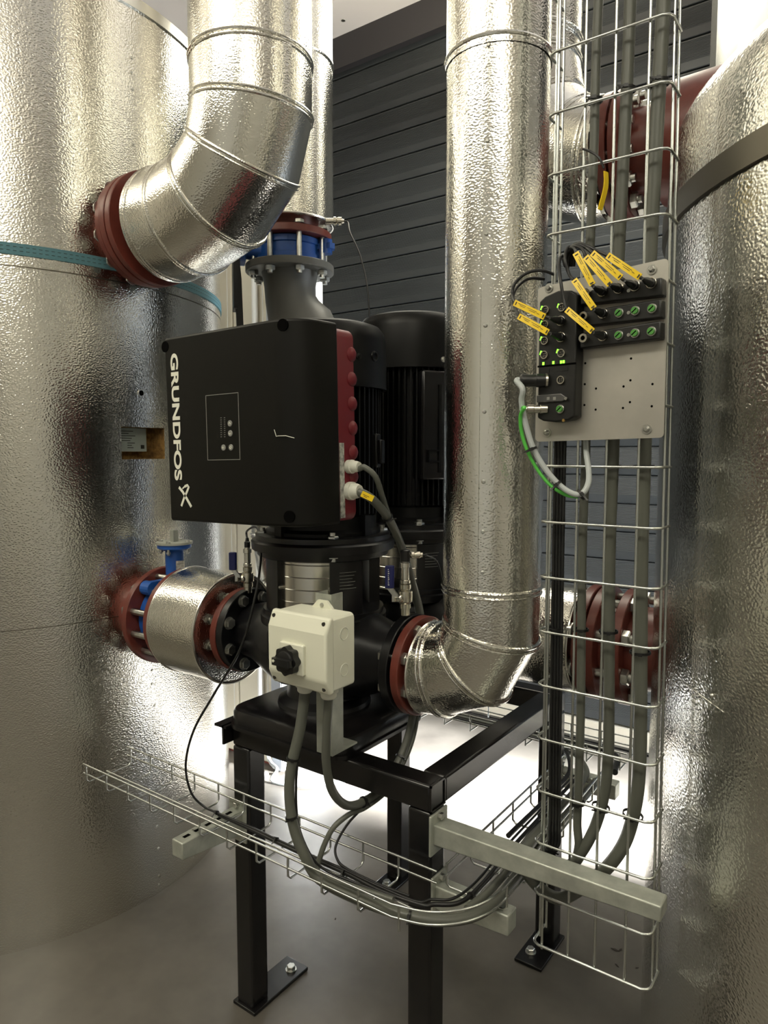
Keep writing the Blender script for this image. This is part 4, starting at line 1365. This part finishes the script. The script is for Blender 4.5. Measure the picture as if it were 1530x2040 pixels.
for x, y in ((400, 805), (400, 935)):
    port(io, *Z3(x, y), MH, 'plug')
port(io, *Z3(396, 1277), MH, 'pins'); 
port(io, *Z3(390, 1510), MH, 'green')
for x, y in ((241, 700), (374, 682), (238, 818), (236, 945), (234, 1060), (367, 1046)):
    p = onp(*Z3(x, y), MH)
    b = MB(); b.box((-.0020, -.0036, 0), (.0020, .0036, .0012), Matrix(((PU.x, 0, PN.x, p.x), (PU.y, 0, PN.y, p.y), (0, 1, 0, p.z), (0, 0, 0, 1))) @ Matrix.Rotation(-.35, 4, 'Z')); b.build('indicator_light', 'led', io)
for x, y in ((252, 1145), (332, 1137), (394, 1132), (415, 1130)):
    p = onp(*Z3(x, y), MH)
    b = MB(); b.box((-.0019, -.0026, 0), (.0019, .0026, .0008), Matrix(((PU.x, 0, PN.x, p.x), (PU.y, 0, PN.y, p.y), (0, 1, 0, p.z), (0, 0, 0, 1)))); b.build('status_light', 'led', io)
b = MB()
p = [onp(*Z3(*q), MH) for q in ((205, 1400), (400, 1385), (455, 1425), (410, 1448), (205, 1458))]
pu = [((q - PO).dot(PU), q.z) for q in p]
b.prism(pu, V((PO.x, PO.y, 0)) + PN * (MH + .0002), PU, (0, 0, 1), PN * .004)
lc = bevel(b.build('address_window', 'lens', io), .0012, 2)
for x in (290, 340):
    q = onp(*Z3(x, 1424), MH + .0045)
    b = MB(); b.box((-.0028, -.0028, -.0004), (.0028, .0028, .0002), Matrix(((PU.x, 0, PN.x, q.x), (PU.y, 0, PN.y, q.y), (0, 1, 0, q.z), (0, 0, 0, 1)))); b.build('dial', 'greyprint', lc)
q = onp(*Z3(432, 1425), MH + .0045); b = MB(); b.lathe(q, PN, [(-.001, .003), (.001, .0028)], 12); b.build('window_screw', 'zinc', lc)
q = onp(*Z3(413, 1600), MH); b = MB(); b.lathe(q, PN, [(-.001, .003), (.001, .0028)], 12); b.build('earth_screw', 'brass', io)

BL = (('upper black distribution block on the metal plate with four plugged cables', (540, 520), (1205, 610), (1170, 440)),
      ('middle black distribution block on the metal plate with one plugged cable', (540, 690), (1205, 795), (1175, 620)),
      ('lowest black distribution block on the metal plate with one plugged cable', (535, 870), (1195, 965), (1175, 800)))
BN = .022
for i, (lab, pl, pr, ptr) in enumerate(BL):
    p0, p1 = onp(*Z3(545, (565, 735, 905)[i] - 30), BN), onp(*Z3(1200, (600, 790, 960)[i]), BN)
    t = thing('distribution_block', lab, 'module', onp(*Z3(870, (620, 800, 980)[i])))
    # block follows the plate; corners measured on its front
    tl_, br_, bl_, tr_ = [onp(*Z3(*q), BN) for q in (((545, 570), (1203, 598), (545, 675), (1200, 452)), ((545, 730), (1195, 775), (545, 850), (1195, 625)), ((542, 905), (1190, 945), (542, 1025), (1192, 800)))[i]]
    pu = [((q - PO).dot(PU), q.z) for q in (bl_, br_, tr_, tl_)]
    b = MB(); b.prism(pu, V((PO.x, PO.y, 0)) + PN * .0005, PU, (0, 0, 1), PN * (BN - .0005)); bevel(b.build('housing', 'module', t), .0025, 2)
    row = (((610, 585, 'ring'), (730, 570, 'plug'), (862, 545, 'plug'), (992, 525, 'plug'), (1125, 503, 'plug')), ((592, 770, 'ring'), (735, 745, 'plug'), (862, 740, 'green'), (992, 722, 'green'), (1127, 704, 'green')), ((590, 945, 'ring'), (735, 925, 'plug'), (860, 918, 'green'), (990, 902, 'green'), (1122, 888, 'green')))[i]
    for x, y, kd in row: port(t, *Z3(x, y), BN, kd)
    for x, y in ((936, (560, 737, 915)[i]),):
        q = onp(*Z3(x, y), BN); b = MB(); b.lathe(q, PN, [(-.001, .0032), (.0012, .003)], 14); b.build('fixing_screw', 'zinc', t)


def sensor_lead(label, plug_px, n, mid, tag_px, path, r=.0029):
    """cable with a black plug, a yellow marker sleeve and its run; pixel positions surveyed near the plate"""
    p = onp(*plug_px, n + .004)
    t0, t1 = onp(*tag_px[0], n + .03), onp(*tag_px[1], n + .028)
    root = thing('sensor_cable', label, 'cable', p)
    root['group'] = 'sensor cables with yellow markers'
    dirn = (t0 - p); dirn = (PN * .9 + dirn.normalized() * .5).normalized()
    e = p + dirn * .026
    b = MB(); b.lathe(p, dirn, [(-.002, .0074), (.007, .0074), (.008, .0064), (.018, .0060), (.026, .0036), (.032, .0026)], 18); b.build('plug', 'black', root)
    run = [e, (e + t0) * .5 + PN * .004, t0, (t0 + t1) * .5 + PN * .002, t1] + [onp(x, y, m) for x, y, m in path]
    b = MB(); b.tube(smooth(run, 7), r, 10); b.build('lead', 'black_cable', root)
    # marker sleeve: shallow curved yellow tile sitting on the cable towards the viewer
    m = (t0 + t1) * .5
    ax = (t1 - t0)
    L_ = ax.length
    ax.normalize()
    tow = (EYE - m); tow = (tow - ax * tow.dot(ax)).normalized()
    sd = ax.cross(tow)
    pts = [t0 - ax * .003 + tow * .0036, t0 + ax * (L_ * .3) + tow * .006, t0 + ax * (L_ * .7) + tow * .006, t1 + ax * .003 + tow * .0036]
    b = MB(); b.strip(smooth(pts, 4), sd * .0112, tow * .0016)
    mk = b.build('marker', 'yellow', root, sharp=30)
    b = MB()
    for s0, s1, o_ in ((.22, .55, .0017), (.26, .48, -.0009), (.60, .88, .0022), (.62, .80, -.0004), (.12, .20, 0)):
        b.strip([t0 + ax * (L_ * s0) + tow * .0077 + sd * o_, t0 + ax * (L_ * (s0 + s1) / 2) + tow * .0079 + sd * o_, t0 + ax * (L_ * s1) + tow * .0077 + sd * o_], sd * .0007, tow * .0003)
    for s0 in (.0, .965):
        b.strip([t0 + ax * (L_ * s0) + tow * .0056 - sd * .003, t0 + ax * (L_ * s0) + tow * .0058 + sd * .003], ax * .0022, tow * .0006)
    b.build('marker_print', 'ink', mk)
    return root


sensor_lead('sensor cable of the tall fieldbus module whose yellow marker is the upper of two', Z3(400, 805), MH, None, (Z3(262, 770), Z3(38, 665)), [(1021, 588, .03), (1024, 568, .025), (1040, 550, .018), (1062, 540, .010), (1085, 540, .0), (1108, 549, -.02)])
sensor_lead('sensor cable of the tall fieldbus module whose yellow marker is the lower of two', Z3(400, 935), MH, None, (Z3(290, 895), Z3(72, 775)), [(1026, 612, .03), (1022, 590, .02), (1032, 570, .012), (1055, 555, .005), (1085, 556, -.015)])
sensor_lead('sensor cable with steep yellow marker in the first plug of the upper distribution block', Z3(730, 570), BN, None, (Z3(645, 510), Z3(520, 275)), [(1146, 497, .03), (1140, 493, .02), (1131, 500, .0), (1127, 530, -.02)])
sensor_lead('sensor cable with yellow marker in the second plug of the upper distribution block', Z3(862, 545), BN, None, (Z3(785, 510), Z3(605, 305)), [(1160, 497, .034), (1146, 490, .025), (1136, 496, .0), (1133, 530, -.02)])
sensor_lead('sensor cable with yellow marker in the third plug of the upper distribution block', Z3(992, 525), BN, None, (Z3(872, 455), Z3(660, 272)), [(1168, 494, .028), (1152, 487, .022), (1141, 492, .0), (1138, 530, -.02)])
sensor_lead('sensor cable with yellow marker in the last plug of the upper distribution block', Z3(1125, 503), BN, None, (Z3(1025, 450), Z3(785, 290)), [(1190, 500, .028), (1165, 488, .022), (1148, 488, .0), (1143, 530, -.02)])
sensor_lead('sensor cable plugged into the middle distribution block with its yellow marker slanting over the plate', Z3(735, 745), BN, None, (Z3(655, 700), Z3(510, 490)), [(1135, 548, .03), (1126, 520, .03), (1128, 500, .02), (1136, 494, .0), (1130, 540, -.02)])
sensor_lead('sensor cable plugged into the lowest distribution block with its yellow marker beside the fieldbus module', Z3(735, 925), BN, None, (Z3(645, 885), Z3(455, 725)), [(1124, 600, .045), (1117, 560, .045), (1114, 525, .03), (1119, 510, .01), (1126, 530, -.02)])
# converter lead marker
m0, m1 = at(720, 983, Y=1.190), at(743, 994, Y=1.205)
ax = (m1 - m0); ax.normalize(); tow = (EYE - m0); tow = (tow - ax * tow.dot(ax)).normalized(); sd = ax.cross(tow)
b = MB(); b.strip([m0 + tow * .009, m1 + tow * .009], sd * .013, tow * .002)
mk = b.build('cable_marker', 'yellow'); tag(mk, 'yellow marker tile strapped to the motor cable just below the converter gland', 'marker')
b = MB(); b.strip([m0 + ax * .004 + tow * .0112, m0 + ax * .018 + tow * .0112], sd * .001, tow * .0003); b.strip([m0 + ax * .006 + tow * .0112 + sd * .003, m0 + ax * .014 + tow * .0112 + sd * .003], sd * .001, tow * .0003); b.build('marker_print', 'ink', mk)
# loose tag hanging on the cage
b = MB(); b.tube(smooth([at(1162, 297, Y=CYF - .006), at(1178, 303, Y=CYF - .014), at(1194, 315, Y=CYF - .018), at(1203, 335, Y=CYF - .016)], 5), .0022, 8)
lo_ = b.build('loose_lead', 'black_cable'); tag(lo_, 'short loose black lead with a yellow marker dangling high in the tall wire tray', 'cable')
h0, h1 = at(1206, 342, Y=CYF - .015), at(1194, 418, Y=CYF - .012)
b = MB(); ax = (h1 - h0).normalized(); tow = -FH * .6 - RT * .8; b.strip(smooth([h0, h0 * .6 + h1 * .4 + RT * .004, h1], 4), tow.normalized() * .011, RT * .002); b.build('marker', 'yellow', lo_)

# grey and green bus cables
g = thing('bus_cable', 'light grey supply cable looping from the large black plug of the fieldbus module', 'cable', onp(1075, 755))
p = onp(*Z3(265, 1280), MH); d = (PN * .62 - PU * .78).normalized()
b = MB(); b.lathe(p - d * .004, d, [(0, .0135), (.004, .0135)], 24); b.build('lock_ring', 'nickel', g)
b = MB(); b.lathe(p, d, [(0, .0125), (.016, .0125), (.017, .0115), (.030, .0112), (.036, .0122), (.043, .0118), (.046, .009), (.047, .0062)], 24); b.build('plug', 'black', g)
e = p + d * .046
b = MB(); P = smooth([e - d * .006, e + d * .006, onp(1041, 775, .072), onp(1039, 800, .066), onp(1046, 840, .060), onp(1062, 892, .052), onp(1085, 932, .044), onp(1112, 964, .036), onp(1138, 982, .030), onp(1158, 984, .022), onp(1171, 966, .010), onp(1173, 940, -.012), onp(1168, 900, -.024), onp(1166, 840, -.03)], 7)
b.tube(P, .0054, 12); b.build('jacket', 'light_cable', g)
for px, py, n in ((1055, 893, .05), (1110, 966, .036), (1163, 984, .02)):
    q = onp(px, py, n); i = min(range(1, len(P) - 1), key=lambda j: (P[j] - q).length); tie(g, P[i] - PU * .003 - V((0, 0, .003)), P[i + 1] - P[i - 1], .0088)
g = thing('bus_cable', 'bright green network cable running along the light grey supply cable', 'cable', onp(1075, 815))
p = onp(*Z3(255, 1510), MH); d = (PN * .60 - PU * .80).normalized()
b = MB(); b.lathe(p, d, [(-.006, .0088), (.006, .0088), (.007, .0076), (.018, .0076), (.019, .0088), (.030, .0088), (.031, .0062), (.034, .0060)], 20); b.build('plug', 'nickel', g)
e = p + d * .030
b = MB(); b.tube(smooth([e, e + d * .012, onp(1045, 812, .078), onp(1037, 828, .070), onp(1039, 860, .060), onp(1050, 896, .052), onp(1070, 934, .042), onp(1097, 967, .034), onp(1128, 986, .026), onp(1152, 990, .020)], 7), .0034, 12); b.build('jacket', 'green_cable', g)

# litter on the floor
for k, (px, py, s_) in enumerate(((1226, 1893, .014), (1236, 1893, .010), (1229, 1924, .009), (1269, 1929, .006), (668, 1831, .006), (700, 1790, .005))):
    q = at(px, py, Z=0)
    b = MB(); a = k * 1.3
    b.prism([(-s_, 0), (-s_ * .2, s_ * .35), (s_ * .9, s_ * .1), (s_ * .3, -s_ * .3)], (q.x, q.y, .0005), (cos(a), sin(a), 0), (-sin(a), cos(a), 0), (0, 0, .0015))
    o = b.build('dry_leaf' if s_ > .008 else 'grit_flake', 'dirt')
    tag(o, ['largest dry leaf scrap on the floor under the tall wire tray', 'dry leaf scrap touching the largest one on the floor', 'slim dry leaf scrap nearer the end of the tall wire tray', 'dark flake on the floor beside the dark-banded tank', 'dark flake on the floor below the corner of the low wire tray', 'dark flake on the floor between the two front legs of the stand'][k], 'litter')

# ================================================================== light
w = bpy.data.worlds.new('world'); SC.world = w; w.use_nodes = True
w.node_tree.nodes['Background'].inputs['Color'].default_value = (.75, .85, 1, 1)
w.node_tree.nodes['Background'].inputs['Strength'].default_value = 1.2


def area(name, loc, size, power, color=(1, .93, .78), target=None):
    l = bpy.data.lights.new(name, 'AREA')
    l.shape = 'RECTANGLE'; l.size, l.size_y = size
    l.energy = power; l.color = color
    o = bpy.data.objects.new(name, l); COL.objects.link(o)
    o.location = loc
    d = (V(target) - V(loc)) if target else V((0, 0, -1))
    o.rotation_euler = d.to_track_quat('-Z', 'Y').to_euler()
    return o


LC = (1, .96, .80)
for x, y, p in ((.75, -.8, 26), (-1.5, -.7, 26), (-1.5, 2.75, 18), (-3.6, -.6, 12)):
    area('ceiling_lamp', (x, y, 3.40), (1.6, .5), p, LC)
    area('added_ceiling_uplight', (x, y, 3.44), (1.6, .5), p * 1.0, LC, (x, y, 5))  # unseen upward fill, added above each lamp to brighten the ceiling
area('doorway_daylight', (X1 - .03, (DY0 + DY1) / 2, DZ / 2), (DY1 - DY0, DZ), 240, (.80, .89, 1), (X1 - 2, (DY0 + DY1) / 2 - .2, .4))
s = bpy.data.lights.new('sun', 'SUN'); s.energy = 150; s.angle = radians(12); s.color = (.95, .97, 1)
so = bpy.data.objects.new('sun', s); COL.objects.link(so)
so.rotation_euler = V((-1, -.13, -.44)).to_track_quat('-Z', 'Y').to_euler()

vs = SC.view_settings
vs.view_transform = 'Standard'
vs.look = 'None'
vs.exposure = 0.45
vs.gamma = 1.0
vs.use_curve_mapping = False
SC.cycles.use_denoising = True
SC.cycles.sample_clamp_indirect = 12
